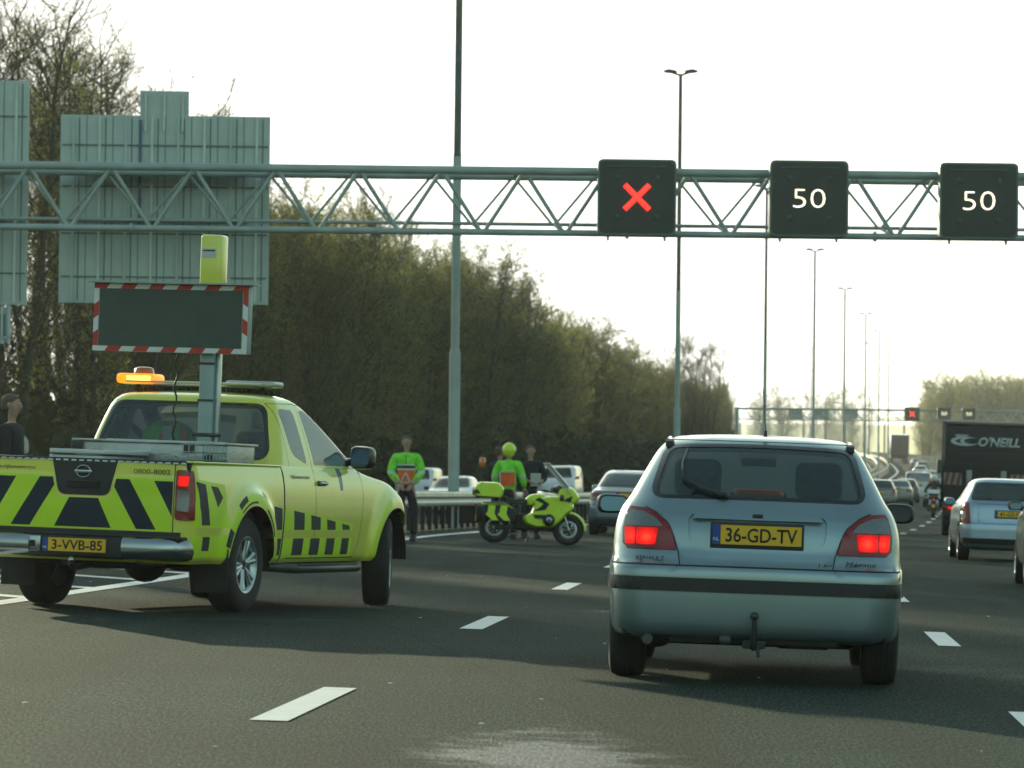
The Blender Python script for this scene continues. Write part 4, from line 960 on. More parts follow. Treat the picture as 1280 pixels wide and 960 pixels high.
    for s_ in (-1, 1):
        P_ = [Vector(p) for p in ((.38, -.02), (.55, -.018), (.68, -.01), (.76, .01), (.815, .05), (.845, .11), (.85, .22))]
        prof = [(-.03, z0+.02), (0, z0), (.022, z0+.015), (.034, z0+.06), (.036, z1-.065), (.026, z1-.02), (0, z1), (-.05, z1+.004)]
        vs = []; n = len(prof)
        for i_, p in enumerate(P_):
            t = (P_[min(i_+1, len(P_)-1)]-P_[max(i_-1, 0)]).normalized(); nn = Vector((t.y, -t.x))
            for d_, z in prof: vs.append((s_*(p.x+nn.x*d_), p.y+nn.y*d_, z))
        m.add(vs, [(a*n+k, a*n+k+1, (a+1)*n+k+1, (a+1)*n+k) for a in range(len(P_)-1) for k in range(n-1)], 'chrome', True)
    m.box((0, -.01, .50), (.80, .05, .17), 'black_plastic', bev=.02); m.box((-.35, -.035, .515), (.13, .02, .13), 'chrome', bev=.01); m.box((-.35, -.046, .515), (.04, .01, .05), 'seam')
    m.box((0, .07, .595), (1.70, .14, .02), 'black_plastic', bev=.008); m.box((0, .12, .54), (1.6, .12, .20), 'black_plastic')
    m.build('rear_bumper', root)
    plate(root, -.052, .515, '3-VVB-85', .52, .11)
    # badge, letters on the tailgate
    m = MB(); yb = .066; t = [(0.058*math.cos(k*PI/14), yb, 1.09+.046*math.sin(k*PI/14)) for k in range(29)]
    m.tube(t, .007, 'chrome', 8, False); m.box((0, yb-.004, 1.09), (.145, .012, .026), 'chrome', bev=.004); m.build('tailgate_badge', root)
    m = MB(); m.box((0, .068, .985), (.26, .01, .055), 'seam', bev=.004); m.box((0, .060, 1.012), (.27, .02, .014), 'black_plastic', bev=.004); m.build('tailgate_handle', root)
    def yr(s_, x, z): u, v = sh.uv_rear(x, z); return float(sh.S(np.array([u]), np.array([v]))[0][1])
    text('0800-8002', 'phone_lettering', .038, 'dark_metal', root, Matrix.Translation((.55, yr(0, .55, 1.1)-.003, 1.105)), .001, width=.30)
    text('www.rijkswaterstaat.nl', 'web_lettering', .036, 'dark_metal', root, Matrix.Translation((-.57, yr(0, .57, 1.1)-.003, 1.105)), .001, width=.46)
    xs_, v_ = sh.uv_side(2.4, 1.09); px = float(sh.S(np.array([xs_]), np.array([v_]))[0][0])
    for s_ in (1, -1): text('Rijkswaterstaat', 'side_lettering', .04, 'dark_metal', root, Matrix.Translation((s_*(px+.004), 2.36, 1.10)) @ Matrix.Rotation(s_*PI/2, 4, 'Z'), .001, width=.42)
    # door handles, sills, steps, mud flaps
    for s_ in (-1, 1):
        m = MB(); m.box((s_*.917, 2.84, 1.055), (.02, .19, .045), 'black_gloss', bev=.01); m.box((s_*.935, 2.84, 1.055), (.025, .17, .028), 'chrome', bev=.012); m.build('door_handle', root)
        m = MB(); m.tube([(s_*.78, 2.0, .36), (s_*.93, 2.2, .345), (s_*.935, 3.7, .345), (s_*.78, 3.85, .36)], .040, 'dark_metal', 12); m.box((s_*.91, 2.95, .378), (.12, 1.4, .012), 'black_plastic', bev=.004); m.build('side_step', root)
        m = MB(); m.box((s_*.80, .72, .34), (.30, .025, .36), 'rubber', bev=.01); m.build('mud_flap', root)
        o = wing_mirror(root, s_*.85, 3.66, 1.285, s_, housing='black_gloss', w=.20, h=.21)
    m = MB(); m.box((0, 2.5, .44), (1.5, 3.5, .18), 'underbody', bev=.05); m.tube([(-.78, axr, .385), (.78, axr, .385)], .055, 'underbody', 12); m.ell((.05, axr, .37), (.17, .19, .16), 'underbody')
    m.box((0, .5, .52), (1.1, .9, .1), 'underbody'); m.box((0, 3.0, .36), (.5, 1.2, .16), 'underbody', bev=.05); m.box((0, 4.5, .42), (.9, .9, .25), 'underbody', bev=.08)
    m.tube([(0, .3, .36), (0, -.03, .34), (0, -.10, .36), (0, -.10, .38)], .025, 'dark_metal', 8); m.ell((0, -.10, .40), (.027, .027, .027), 'chrome'); m.tube([(.42, .7, .40), (.46, .12, .42)], .04, 'dark_metal', 12)
    for s_ in (-1, 1):
        for y in (axr, axf):
            q = [(y+.452*math.cos(PI*i/18), .40+.452*math.sin(PI*i/18)) for i in range(19)]
            m.add([(s_*.50, a, b) for a, b in q]+[(s_*.90, a, b) for a, b in q], [(i, i+1, i+20, i+19) for i in range(18)], 'underbody', True); m.add([(s_*.50, a, b) for a, b in q], [tuple(range(19))], 'underbody')
    m.build('underbody', root)
    m = MB(); m.lathe([(.36, .10), (.33, .22), (.34, .34), (.40, .37), (.48, .37), (.52, .34), (.52, .1)], 'rubber', 36, 'Z', Matrix.Translation((0, .62, 0))); m.build('spare_wheel', root)
    for s_ in (-1, 1):
        make_wheel(axr, s_, wr, .225, .795, root, spokes=6, rimr=.60); make_wheel(axf, s_, wr, .225, .795, root, spokes=6, rimr=.60, steer=R(17))
    seats(root, 3.0, .38, .72, 1.46)
    m = MB(); m.box((0, 3.62, 1.14), (1.5, .4, .2), 'trim', bev=.06); m.build('dashboard', root)
    # light bar on the roof
    m = MB(); m.box((0, 2.42, 1.845), (1.30, .16, .014), 'pale_alu', bev=.005)
    for s_ in (-1, 1):
        m.tube([(s_*.55, 2.42, 1.76), (s_*.55, 2.42, 1.84)], .02, 'black_plastic', 8)
    m.box((.48, 2.42, 1.865), (.42, .25, .05), 'tread_alu', bev=.018)
    m.tube([(-.6, 2.28, 1.862), (.6, 2.28, 1.862)], .010, 'pale_alu', 8)
    lb = m.build('light_bar', root); lb.location = (-.08, .15, 0)
    m = MB(); m.box((-.53, 2.42, 1.885), (.33, .27, .085), 'amber_on', bev=.028); am = m.build('beacon', lb)
    m = MB(); m.box((-.49, 2.279, 1.888), (.21, .012, .038), 'amber_core', bev=.005); m.box((-.655, 2.285, 1.888), (.06, .012, .042), 'amber_on', bev=.005); m.build('beacon_light', am)
    m = MB(); m.lathe([(1.915, .09), (1.93, .085), (1.975, .075), (1.985, .05), (1.988, .001)], 'amber_lens', 24, 'Z', Matrix.Translation((-.50, 2.42, 0))); m.build('beacon_dome', lb)
    # mast and message board
    m = MB(); mx, my = .37, 1.62
    m.box((mx, my, 1.50), (.115, .10, 1.55), 'galv', bev=.008); m.box((mx+.075, my+.03, 1.62), (.035, .05, 1.25), 'alloy', bev=.004); m.box((mx, my, 1.42), (.20, .13, .03), 'dark_metal', bev=.006)
    for z in (1.2, 1.7, 2.0): m.box((mx, my-.045, z), (.13, .02, .02), 'dark_metal')
    mast = m.build('mast', root)
    m = MB(); m.tube([(mx-.27+.012*math.sin(k*1.1), my-.02+.012*math.cos(k*1.1), 2.12-k*.033) for k in range(24)], .008, 'black_plastic', 6); m.build('coiled_cable', mast)
    bx, bz0, bz1, bw = 0.085, 2.08, 2.635, .66
    m = MB(); m.box((bx, my-.10, (bz0+bz1)/2), (2*bw, .10, bz1-bz0), 'galv', bev=.008)
    m.box((bx, my-.153, (bz0+bz1)/2), (2*bw-.10, .006, bz1-bz0-.085), 'led_panel'); m.box((bx+.02, my-.12, bz1+.008), (2*bw+.10, .20, .012), 'galv')
    board = m.build('message_board', root)
    fr = MB(); y_ = my-.1535
    def seg(x0, z0_, x1, z1_, n, ofs):
        Lx, Lz = x1-x0, z1_-z0_; hw = .021; horiz = abs(Lx) > abs(Lz)
        for k in range(n):
            a, b = k/n, (k+1)/n; mt = 'red_film' if (k+ofs) % 2 == 0 else 'white_film'; sl = .03*(1 if ofs < 2 else -1)
            if horiz:
                xa, xb = x0+Lx*a, x0+Lx*b; sa = sl if k > 0 else 0; sb = sl if k < n-1 else 0
                vs = [(xa-sa*.5, y_, z0_-hw), (xb-sb*.5, y_, z0_-hw), (xb+sb*.5, y_, z0_+hw), (xa+sa*.5, y_, z0_+hw)]
            else:
                za, zb = z0_+Lz*a, z0_+Lz*b; sa = sl if k > 0 else 0; sb = sl if k < n-1 else 0
                vs = [(x0-hw, y_, za-sa*.5), (x0+hw, y_, za+sa*.5), (x0+hw, y_, zb+sb*.5), (x0-hw, y_, zb-sb*.5)]
            fr.add([(v[0], v[1], v[2]) for v in vs]+[(v[0], v[1]+.004, v[2]) for v in vs], [(0, 1, 2, 3), (7, 6, 5, 4), (0, 4, 5, 1), (1, 5, 6, 2), (2, 6, 7, 3), (3, 7, 4, 0)], mt)
    seg(bx-bw+.001, bz1-.022, bx+bw-.001, bz1-.022, 11, 0); seg(bx-bw+.001, bz0+.022, bx+bw-.001, bz0+.022, 11, 1)
    seg(bx-bw+.022, bz0+.044, bx-bw+.022, bz1-.044, 4, 0); seg(bx+bw-.022, bz0+.044, bx+bw-.022, bz1-.044, 4, 3)
    fr.build('warning_border', board)
    m = MB(); m.box((mx+.01, my, 2.80), (.175, .17, .50), 'yellow_paint', bev=.02); m.box((mx, my-.0865, 2.9), (.12, .004, .075), 'logo_pale'); m.box((mx, my-.089, 2.92), (.10, .002, .012), 'dark_metal')
    m.build('control_box', mast)
    return root

def tool_box_things(root):
    M = root.matrix_basis
    m = MB(); m.box((.13, 1.36, 1.255), (1.30, .56, .17), 'tread_alu', bev=.012); m.box((.13, 1.36, 1.345), (1.34, .62, .02), 'tread_alu', bev=.006); m.box((.13, 1.36, 1.358), (1.0, .04, .01), 'alloy')
    m.box((.1, 1.36, .98), (1.24, .50, .42), 'tread_alu')
    for x in (-.5, .45): m.box((x, 1.06, 1.30), (.08, .02, .07), 'dark_metal', bev=.006)
    m.box((.62, 1.06, 1.22), (.07, .05, .07), 'black_plastic', bev=.02)
    o = m.build('tool_box', None, 'long checker plate aluminium box lying across the pickup bed behind the cab window', 'tool box'); o.matrix_world = M
    m = MB(); m.box((-.12, .60, .99), (.44, .84, .46), 'tread_alu', bev=.012); m.box((-.10, .60, 1.245), (.46, .88, .035), 'pale_alu', bev=.006); m.box((-.0, .3, 1.257), (.12, .03, .02), 'dark_metal', bev=.006)  # lid paler than the chest: sky reflection put into its colour
    o = m.build('tool_chest', None, 'low metal chest with a flat bright lid standing behind the tailgate panel', 'chest'); o.matrix_world = M
    m = MB()
    m.puff(rnd_poly([(-.20, -.20), (.20, -.20), (.23, .08), (.10, .17), (-.10, .17), (-.23, .08)], .07), .085, 'hiviz_green', .22, axis='Y', M=Matrix.Translation((-.36, 2.62, 1.37)))
    m.prism([(-.13, -.17), (-.02, -.17), (.10, .13), (.0, .15)], 'Y', -.095, -.08, 'hiviz_orange', Matrix.Translation((-.36, 2.62, 1.37)))
    m.prism([(.06, -.17), (.17, -.17), (.12, .13), (.04, .12)], 'Y', -.096, -.08, 'reflect_tape', Matrix.Translation((-.42, 2.62, 1.37)))
    m.prism([(.02, -.16), (.13, -.16), (.08, .10), (.02, .12)], 'Y', -.095, -.08, 'hiviz_orange', Matrix.Translation((-.25, 2.62, 1.37)))
    o = m.build('safety_jacket', None, 'green and orange reflective jacket seen through the pickup cab rear window', 'jacket'); o.matrix_world = M
    m = MB()    # folded wire basket beside the box
    for z in (1.21, 1.27, 1.33):
        m.tube([(.60, .55, z), (.78, .55, z), (.78, 1.02, z), (.60, 1.02, z), (.60, .55, z)], .005, 'galv', 5)
    for y in np.linspace(.55, 1.02, 8): m.tube([(.78, y, 1.21), (.78, y, 1.33)], .004, 'galv', 4)
    for x in np.linspace(.60, .78, 4): m.tube([(x, .55, 1.21), (x, .55, 1.33)], .004, 'galv', 4)
    o = m.build('wire_basket', None, 'small galvanised wire basket at the right rim of the pickup bed', 'basket'); o.matrix_world = M

# ------------------------------------------------------------------ people
def skin_mesh(name, chains, material, parent, sub=2, matf=None, mirrored=False):
    """chains: list of lists of (x, y, z, r); consecutive joints connect; equal positions merge"""
    vs = []; rs = []; es = []; idx = {}
    for ch in chains:
        prev = None
        for q in ch:
            k = (round(q[0], 4), round(q[1], 4), round(q[2], 4))
            if k not in idx: idx[k] = len(vs); vs.append(q[:3]); rs.append(q[3] if isinstance(q[3], tuple) else (q[3], q[3]))
            if prev is not None and prev != idx[k]: es.append((prev, idx[k]))
            prev = idx[k]
    me = bpy.data.meshes.new(name); me.from_pydata(vs, es, [])
    o = bpy.data.objects.new(name, me); COL.objects.link(o)
    md = o.modifiers.new('s', 'SKIN'); md.use_smooth_shade = True; md.branch_smoothing = 0.6
    for i, r in enumerate(rs): me.skin_vertices[0].data[i].radius = r
    me.skin_vertices[0].data[0].use_root = True
    sb = o.modifiers.new('u', 'SUBSURF'); sb.levels = sub; sb.render_levels = sub
    bpy.context.view_layer.update()
    m2 = bpy.data.meshes.new_from_object(o.evaluated_get(bpy.context.evaluated_depsgraph_get()))
    bpy.data.objects.remove(o)
    m2.materials.clear()
    mats = [material] if isinstance(material, str) else material
    for m in mats: m2.materials.append(MATS[m])
    if matf:
        for p in m2.polygons: p.material_index = matf(p.center)
    for p in m2.polygons: p.use_smooth = True
    m2.name = name
    o = bpy.data.objects.new(name, m2); COL.objects.link(o); o.parent = parent
    return o

def person(name, label, jacket, trousers, arms, group=None, helmet=None, hair='hair', vest=None, back=False, h=1.82, shirt=None, hands=True, look=0.0, legs=None):
    """standing person facing -Y (towards the camera) in local space; arms: two lists of elbow, wrist points"""
    root = empty(name, label, 'person', group)
    k = h/1.82
    L = lambda *q: tuple(v*k for v in q)
    sh_z = 1.49
    lx = legs or ((-.11, 0.0), (.13, 0.02))
    chains = [[L(0, 0, .98, .10), L(0, 0, 1.12, .10), L(0, 0, 1.30, .115), L(0, 0, 1.44, .10), L(0, 0, 1.53, .048), L(0, -.005, 1.575, .044), L(0, -.02, 1.63, (.066)), L(0, -.012, 1.70, .092), L(0, -.005, 1.765, .078), L(0, 0, 1.80, .04)]]
    for (fx, fy), s_ in zip(lx, (-1, 1)):
        chains.append([L(0, 0, .98, .10), L(s_*.09, 0, .92, .085), L(fx*1.02, fy-.01, .50, .065), L(fx, fy+.02, .28, .060), L(fx, fy+.03, .08, .042), L(fx+s_*.01, fy-.05, .045, .045), L(fx+s_*.03, fy-.16, .035, .035)])
    for a, s_ in zip(arms, (-1, 1)):
        el, wr = a
        mid = [(el[i]+wr[i])/2 for i in range(3)]
        chains.append([L(0, 0, 1.44, .10), L(s_*.17, 0, 1.455, .062), L(*el, .045), L(*mid, .042), L(*wr, .028)])
    body = skin_mesh('body', chains, ['skin'], root, 2)
    # face: nose, eyes, mouth, ears added as one surface on the head
    if hands:
        for a, s_ in zip(arms, (-1, 1)):
            el, wr = Vector(a[0]), Vector(a[1]); d = (wr-el).normalized(); sd_ = Vector((s_, 0, 0)); sd_ = (sd_-d*sd_.dot(d)).normalized(); up = d.cross(sd_)
            ch = [[(*(wr*k), .028*k), (*((wr+d*.05)*k), .036*k), (*((wr+d*.09)*k), .034*k)]]
            for q, ln in zip((-1.5, -.5, .5, 1.5), (.065, .08, .075, .055)):
                b = wr+d*.09+sd_*q*.019; ch.append([(*((wr+d*.07)*k), .034*k) if False else (*((wr+d*.09)*k), .034*k), (*((b+d*.012)*k), .0095*k), (*((b+d*ln*.55+up*.008)*k), .009*k), (*((b+d*ln+up*.03)*k), .0075*k)])
            t0 = wr+d*.03-sd_*.03; ch.append([(*((wr+d*.05)*k), .036*k), (*((t0+d*.02-sd_*.012)*k), .011*k), (*((t0+d*.065-sd_*.018)*k), .009*k)])
            skin_mesh('hand', ch, 'skin', root, 1)
    m = MB()
    hz = 1.70
    m.ell((0, -.098, hz-.012), (.013, .020, .026), 'skin', seg=10); m.ell((0, -.088, hz-.058), (.024, .009, .006), 'lamp_dark_red', seg=8)
    for s_ in (-1, 1):
        m.ell((s_*.032, -.086, hz+.018), (.014, .008, .007), 'white_film', seg=8); m.ell((s_*.032, -.092, hz+.018), (.006, .004, .006), 'seam', seg=8); m.tube([(s_*.015, -.094, hz+.038), (s_*.05, -.086, hz+.038)], .004, 'hair', 6)
        m.ell((s_*.086, 0, hz), (.012, .022, .032), 'skin', seg=10)
    f = m.build('face', root); f.scale = (k, k, k)
    if not helmet:
        m = MB(); m.ell((0, .018, hz+.045), (.092, .098, .075), hair); m.ell((0, .045, hz-.005), (.086, .068, .075), hair); f2 = m.build('hair', root); f2.scale = (k, k, k)
    else:
        m = MB(); m.ell((0, 0, hz+.01), (.128, .150, .140), helmet, seg=24); m.ell((0, -.03, hz-.07), (.098, .11, .06), helmet, seg=20)
        hm = m.build('helmet', root); hm.scale = (k, k, k)
        m = MB(); m.puff(rnd_poly([(-.10, -.035), (.10, -.035), (.11, .035), (-.11, .035)], .03), .03, 'black_gloss', .1, -.128, Matrix.Translation((0, 0, hz+.01)), axis='Y'); m.build('visor', hm)
        m = MB(); m.lathe([(-.135, .001), (-.134, .03), (-.12, .035)], 'reflect_tape', 16, 'X', Matrix.Translation((0, 0, hz))); m.lathe([(.135, .001), (.134, .03), (.12, .035)], 'reflect_tape', 16, 'X', Matrix.Translation((0, 0, hz))); m.build('helmet_stripe', hm)
    # clothes
    g = .022
    jc = [[L(0, 0, .88, (.165)), L(0, 0, 1.05, .155), L(0, 0, 1.18, .17), L(0, 0, 1.32, .195), L(0, 0, 1.44, .16), L(0, 0, 1.515, .072)]]
    for a, s_ in zip(arms, (-1, 1)):
        el, wr = a; w2 = [el[i]+(wr[i]-el[i])*.92 for i in range(3)]; mid = [(el[i]+wr[i])/2 for i in range(3)]
        jc.append([L(0, 0, 1.44, .145), L(s_*.19, 0, 1.45, .098), L(*el, .078), L(*mid, .068), L(*w2, .052)])
    jk = skin_mesh('jacket', jc, jacket[0], root, 2, jacket[1] if len(jacket) > 1 else None)
    jk.scale = (1, .86, 1)
    if len(jacket) > 1: pass
    tr = [[L(0, 0, 1.06, .135), L(0, 0, .98, .15), L(0, 0, .90, .14)]]
    for (fx, fy), s_ in zip(lx, (-1, 1)):
        tr.append([L(0, 0, .90, .13), L(s_*.10, 0, .84, .108), L(fx*1.02, fy-.01, .50, .082), L(fx, fy+.01, .28, .075), L(fx, fy+.02, .10, .068)])
    t = skin_mesh('trousers', tr, trousers, root, 2)
    bt = MB()
    for (fx, fy), s_ in zip(lx, (-1, 1)):
        bt.puff([(p[0]+fy*k, p[1]) for p in rnd_poly([(-.20, 0), (.09, 0), (.09, .10), (-.02, .12), (-.19, .06)], .03)], .052, 'black_plastic', .12, fx*k)
    bt.build('boots', root)
    if vest: vest(root, k)
    if shirt:
        m = MB(); m.puff(rnd_poly([(-.035, 1.25), (.035, 1.25), (.05, 1.48), (-.05, 1.48)], .02), .02, shirt, .1, -.128, axis='Y'); m.build('shirt', root)
    return root

def vest_front(root, k):
    m = MB()
    def P(x, z, y): return (x, y, z)
    def band(z0, z1, hw, y, mt, bulge=.04, th=.012):
        n = 8; vs = []
        for th_ in (0, th):
            for z in (z0, z1):
                for i in range(n+1):
                    q = -1+2*i/n; vs.append((q*hw, y+bulge*q*q+(.0 if th_ == 0 else th), z))
        fs = [(i, i+1, n+2+i, n+1+i) for i in range(n)]
        o = 2*(n+1); fs += [(o+i, o+n+1+i, o+n+2+i, o+i+1) for i in range(n)]
        m.add(vs, fs, mt, True)
    band(.97, 1.21, .145, -.155, 'hiviz_orange'); band(1.215, 1.245, .155, -.160, 'reflect_tape'); band(1.25, 1.29, .155, -.161, 'dark_cloth'); band(1.295, 1.315, .155, -.160, 'reflect_tape')
    for a, b in (((-.085, 1.0), (.085, 1.0)), ((-.085, 1.0), (0, 1.17)), ((.085, 1.0), (0, 1.17))):
        m.tube([(a[0], -.160, a[1]), (b[0], -.160, b[1])], .013, 'reflect_tape', 6)
    m.tube([(0, -.152, 1.33), (0, -.13, 1.47)], .006, 'seam', 5)
    o = m.build('warning_triangle_panel', root); o.scale = (k, k, k)
def vest_back(root, k):
    m = MB()
    n = 8
    vs = []
    for z in (1.02, 1.27):
        for i in range(n+1): q = -1+2*i/n; vs.append((q*.15, .16-.05*q*q, z))
    m.add(vs, [(i, i+1, n+2+i, n+1+i) for i in range(n)], 'hiviz_orange', True)
    m.tube([(-.14, .115, 1.29), (0, .165, 1.29), (.14, .115, 1.29)], .015, 'reflect_tape', 6); m.tube([(.14, .118, 1.0), (.14, .12, 1.3)], .012, 'reflect_tape', 6)
    o = m.build('back_panel', root); o.scale = (k, k, k)

# ------------------------------------------------------------------ motorbike (forward = +Y local)
def moto_wheel(root, y, r, wd, name='wheel'):
    t = MB(); t.lathe([(-wd*.35, r*.64), (-wd*.5, r*.78), (-wd*.42, r*.95), (0, r), (wd*.42, r*.95), (wd*.5, r*.78), (wd*.35, r*.64), (0, r*.62), (-wd*.35, r*.64)], 'rubber', 44)
    o = t.build(name, root); o.location = (0, y, r)
    g = MB(); g.lathe([(-wd*.36, r*.65), (-wd*.36, r*.59), (wd*.36, r*.59), (wd*.36, r*.65)], 'dark_metal', 44); g.lathe([(-.05, .001), (-.05, .045), (.05, .045), (.05, .001)], 'alloy', 20)
    for s_ in (-1, 1):
        g.lathe([(s_*.065, r*.56), (s_*.065, r*.42), (s_*.07, r*.42), (s_*.07, r*.56), (s_*.065, r*.56)], 'alloy', 36)
    for k in range(5):
        a = 2*PI*k/5; g.tube([(0, .03*math.cos(a), .03*math.sin(a)), (0, r*.60*math.cos(a), r*.60*math.sin(a))], [.03, .022], 'dark_metal', 6)
    g.build('rim', o)
    return o
def motorbike():
    root = empty('motorcycle', 'yellow police style touring motorcycle with panniers and orange beacon parked side-on in the closed lane', 'motorcycle')
    Yp = 'hiviz_yellow'; wr = .315
    moto_wheel(root, -.74, wr, .17); moto_wheel(root, .745, wr, .13)
    m = MB(); m.puff(rnd_poly([(.34, .99), (.62, .97), (.82, .90), (.86, .74), (.72, .64), (.60, .48), (.44, .34), (.06, .32), (-.16, .40), (-.22, .54), (-.02, .62), (.04, .80), (-.04, .92)], .06), .28, Yp, .16, power=1.2)
    m.puff(rnd_poly([(-.12, .78), (.30, .80), (.36, .95), (.16, 1.03), (-.05, 1.0), (-.16, .90)], .07), .17, Yp, .35)
    m.puff(rnd_poly([(.50, .88), (.88, .82), (.97, .96), (.80, 1.18), (.52, 1.14)], .07), .24, Yp, .3)
    m.build('fairing', root)
    for s_ in (-1, 1):
        m = MB(); m.prism(rnd_poly([(.04, .90), (.22, .82), (.14, .74), (.0, .66), (.26, .70), (.34, .82), (.14, .95)], .01), 'X', s_*.286, s_*.294, 'navy_film')
        m.prism(rnd_poly([(.02, .60), (.30, .60), (.24, .52), (.06, .52)], .01), 'X', s_*.288, s_*.296, 'navy_film')
        m.prism(rnd_poly([(.60, .90), (.80, 1.0), (.76, .86)], .01), 'X', s_*.286, s_*.294, 'navy_film'); m.build('side_decal', root)
        m = MB(); M = Matrix.Translation((s_*.29, .34, .50)); m.lathe([(-s_*.10, .125), (s_*.06, .12), (s_*.10, .085), (s_*.115, .05), (s_*.12, .001)], 'dark_metal', 20, 'X', M); m.lathe([(s_*.095, .06), (s_*.118, .055), (s_*.122, .03)], 'alloy', 16, 'X', M); m.build('cylinder_head', root)
        # pannier
        m = MB(); m.puff(rnd_poly([(-1.02, .82), (-.55, .84), (-.32, .68), (-.36, .46), (-.72, .42), (-1.0, .56)], .06), .13, 'navy_film', .12, s_*.34); p = m.build('pannier', root)
        m = MB()
        for y0 in (-.86, -.62): m.prism([(y0-.08, .58), (y0+.06, .46), (y0+.18, .46), (y0+.10, .60), (y0+.12, .76), (y0-.02, .76), (y0-.04, .62)], 'X', s_*.468, s_*.474, Yp)
        m.prism([(-1.0, .80), (-.55, .81), (-.36, .70), (-.42, .74), (-.60, .77), (-1.0, .76)], 'X', s_*.462, s_*.470, Yp); m.build('chevron_film', p)
    m = MB(); m.puff(rnd_poly([(-1.18, .92), (-.60, .90), (-.56, 1.10), (-.68, 1.22), (-1.08, 1.22), (-1.18, 1.12)], .07), .25, Yp, .15); tb = m.build('top_box', root)
    m = MB(); m.box((.0, -1.186, 1.0), (.40, .02, .10), 'navy_film', bev=.008)
    for s_ in (-1, 1): m.prism(rnd_poly([(-1.16, .98), (-1.04, .98), (-1.10, 1.06), (-1.16, 1.07)], .01), 'X', s_*.250, s_*.257, 'navy_film')
    m.box((0, -.9, .905), (.44, .5, .03), 'black_plastic', bev=.01); m.build('box_base', tb)
    m = MB(); m.puff(rnd_poly([(-.60, .80), (-.10, .80), (-.02, .86), (-.14, .92), (-.36, .90), (-.58, .96)], .05), .15, 'black_plastic', .2); m.build('seat', root)
    m = MB(); m.tube([(-.17, -1.0, .90), (-.17, -1.02, 1.2), (-.17, -1.02, 1.52)], .016, 'black_plastic', 8); m.build('beacon_pole', root)
    m = MB(); m.lathe([(1.52, .055), (1.56, .06), (1.57, .065), (1.70, .06), (1.72, .001)], 'amber_lens', 16, 'Z', Matrix.Translation((-.17, -1.02, 0))); m.lathe([(1.46, .02), (1.48, .05), (1.535, .055)], 'black_plastic', 16, 'Z', Matrix.Translation((-.17, -1.02, 0))); m.build('beacon', root)
    # windscreen
    m = MB(); vs = []; n = 8
    for j in range(7):
        t = j/6; y = .88-t*.50-.05*t*t; z = 1.02+t*.62; hw = .27*(1-.25*t*t)
        for i in range(n+1): q = -1+2*i/n; vs.append((q*hw, y-.12*q*q, z))
    nn = n+1; fs = [(j*nn+i, j*nn+i+1, (j+1)*nn+i+1, (j+1)*nn+i) for j in range(6) for i in range(n)]
    m.add(vs, fs, 'visor_clear', True)
    for e in (0, n):
        m.tube([vs[j*nn+e] for j in range(7)], .010, 'reflect_tape', 6)
    m.tube([vs[6*nn+i] for i in range(nn)], .010, 'reflect_tape', 6)
    m.build('windscreen', root)
    m = MB(); m.tube([(-.40, .28, 1.08), (-.22, .42, 1.06), (0, .50, 1.04), (.22, .42, 1.06), (.40, .28, 1.08)], .016, 'black_plastic', 8)
    for s_ in (-1, 1): m.tube([(s_*.40, .28, 1.08), (s_*.43, .20, 1.08)], .022, 'rubber', 8); m.ell((s_*.38, .42, 1.12), (.06, .04, .045), 'black_plastic')
    m.ell((0, .52, 1.12), (.14, .10, .08), 'black_gloss'); m.build('handlebar', root)
    for s_ in (-1, 1):
        m = MB(); m.tube([(s_*.22, .60, 1.0), (s_*.34, .58, .96)], .015, 'black_plastic', 6); m.ell((s_*.38, .58, .95), (.05, .05, .07), 'black_gloss'); m.build('rear_mirror', root)
    m = MB()
    for s_ in (-1, 1): m.tube([(s_*.09, .56, .92), (s_*.09, .745, .32)], [.025, .022], 'alloy', 8)
    m.build('fork', root)
    m = MB(); vs = []; fs = []
    for i in range(13):
        a = R(-2+i*7.5)
        for x, dr in ((-.075, -.02), (-.05, .012), (0, .022), (.05, .012), (.075, -.02)): vs.append((x, .745+(wr+.025+dr)*math.cos(a), wr+(wr+.025+dr)*math.sin(a)))
    for i in range(12):
        for j in range(4): fs.append((i*5+j, i*5+j+1, i*5+6+j, i*5+5+j))
    m.add(vs, fs, Yp, True); m.build('front_mudguard', root)
    m = MB(); m.puff(rnd_poly([(-.40, .30), (.50, .26), (.56, .46), (.20, .60), (-.30, .62)], .05), .15, 'underbody', .15); m.tube([(.05, -.10, .36), (.07, -.45, .33), (.07, -.74, .315)], [.06, .05, .06], 'dark_metal', 10)
    m.tube([(-.12, .2, .30), (-.16, -.35, .30), (-.20, -.62, .40), (-.22, -1.0, .50)], [.03, .03, .06, .065], 'dark_metal', 12); m.build('engine', root)
    m = MB(); m.box((0, -1.14, .76), (.17, .05, .06), 'lamp_red', bev=.02); m.box((0, -1.168, .76), (.10, .01, .03), 'brake_on'); m.build('tail_lamp', root)
    m = MB(); m.box((0, -1.12, .50), (.17, .012, .14), 'plate_yellow', M=Matrix.Rotation(0, 4, 'X')); m.box((0, -1.05, .58), (.20, .14, .30), 'black_plastic', bev=.03); m.build('number_plate', root)
    m = MB(); m.tube([(-.16, .02, .30), (-.30, -.10, .02)], .014, 'dark_metal', 6); m.box((-.31, -.11, .012), (.06, .08, .015), 'dark_metal'); m.tube([(.14, .05, .25), (.20, .02, .06)], .013, 'dark_metal', 6); m.build('side_stand', root)
    return root

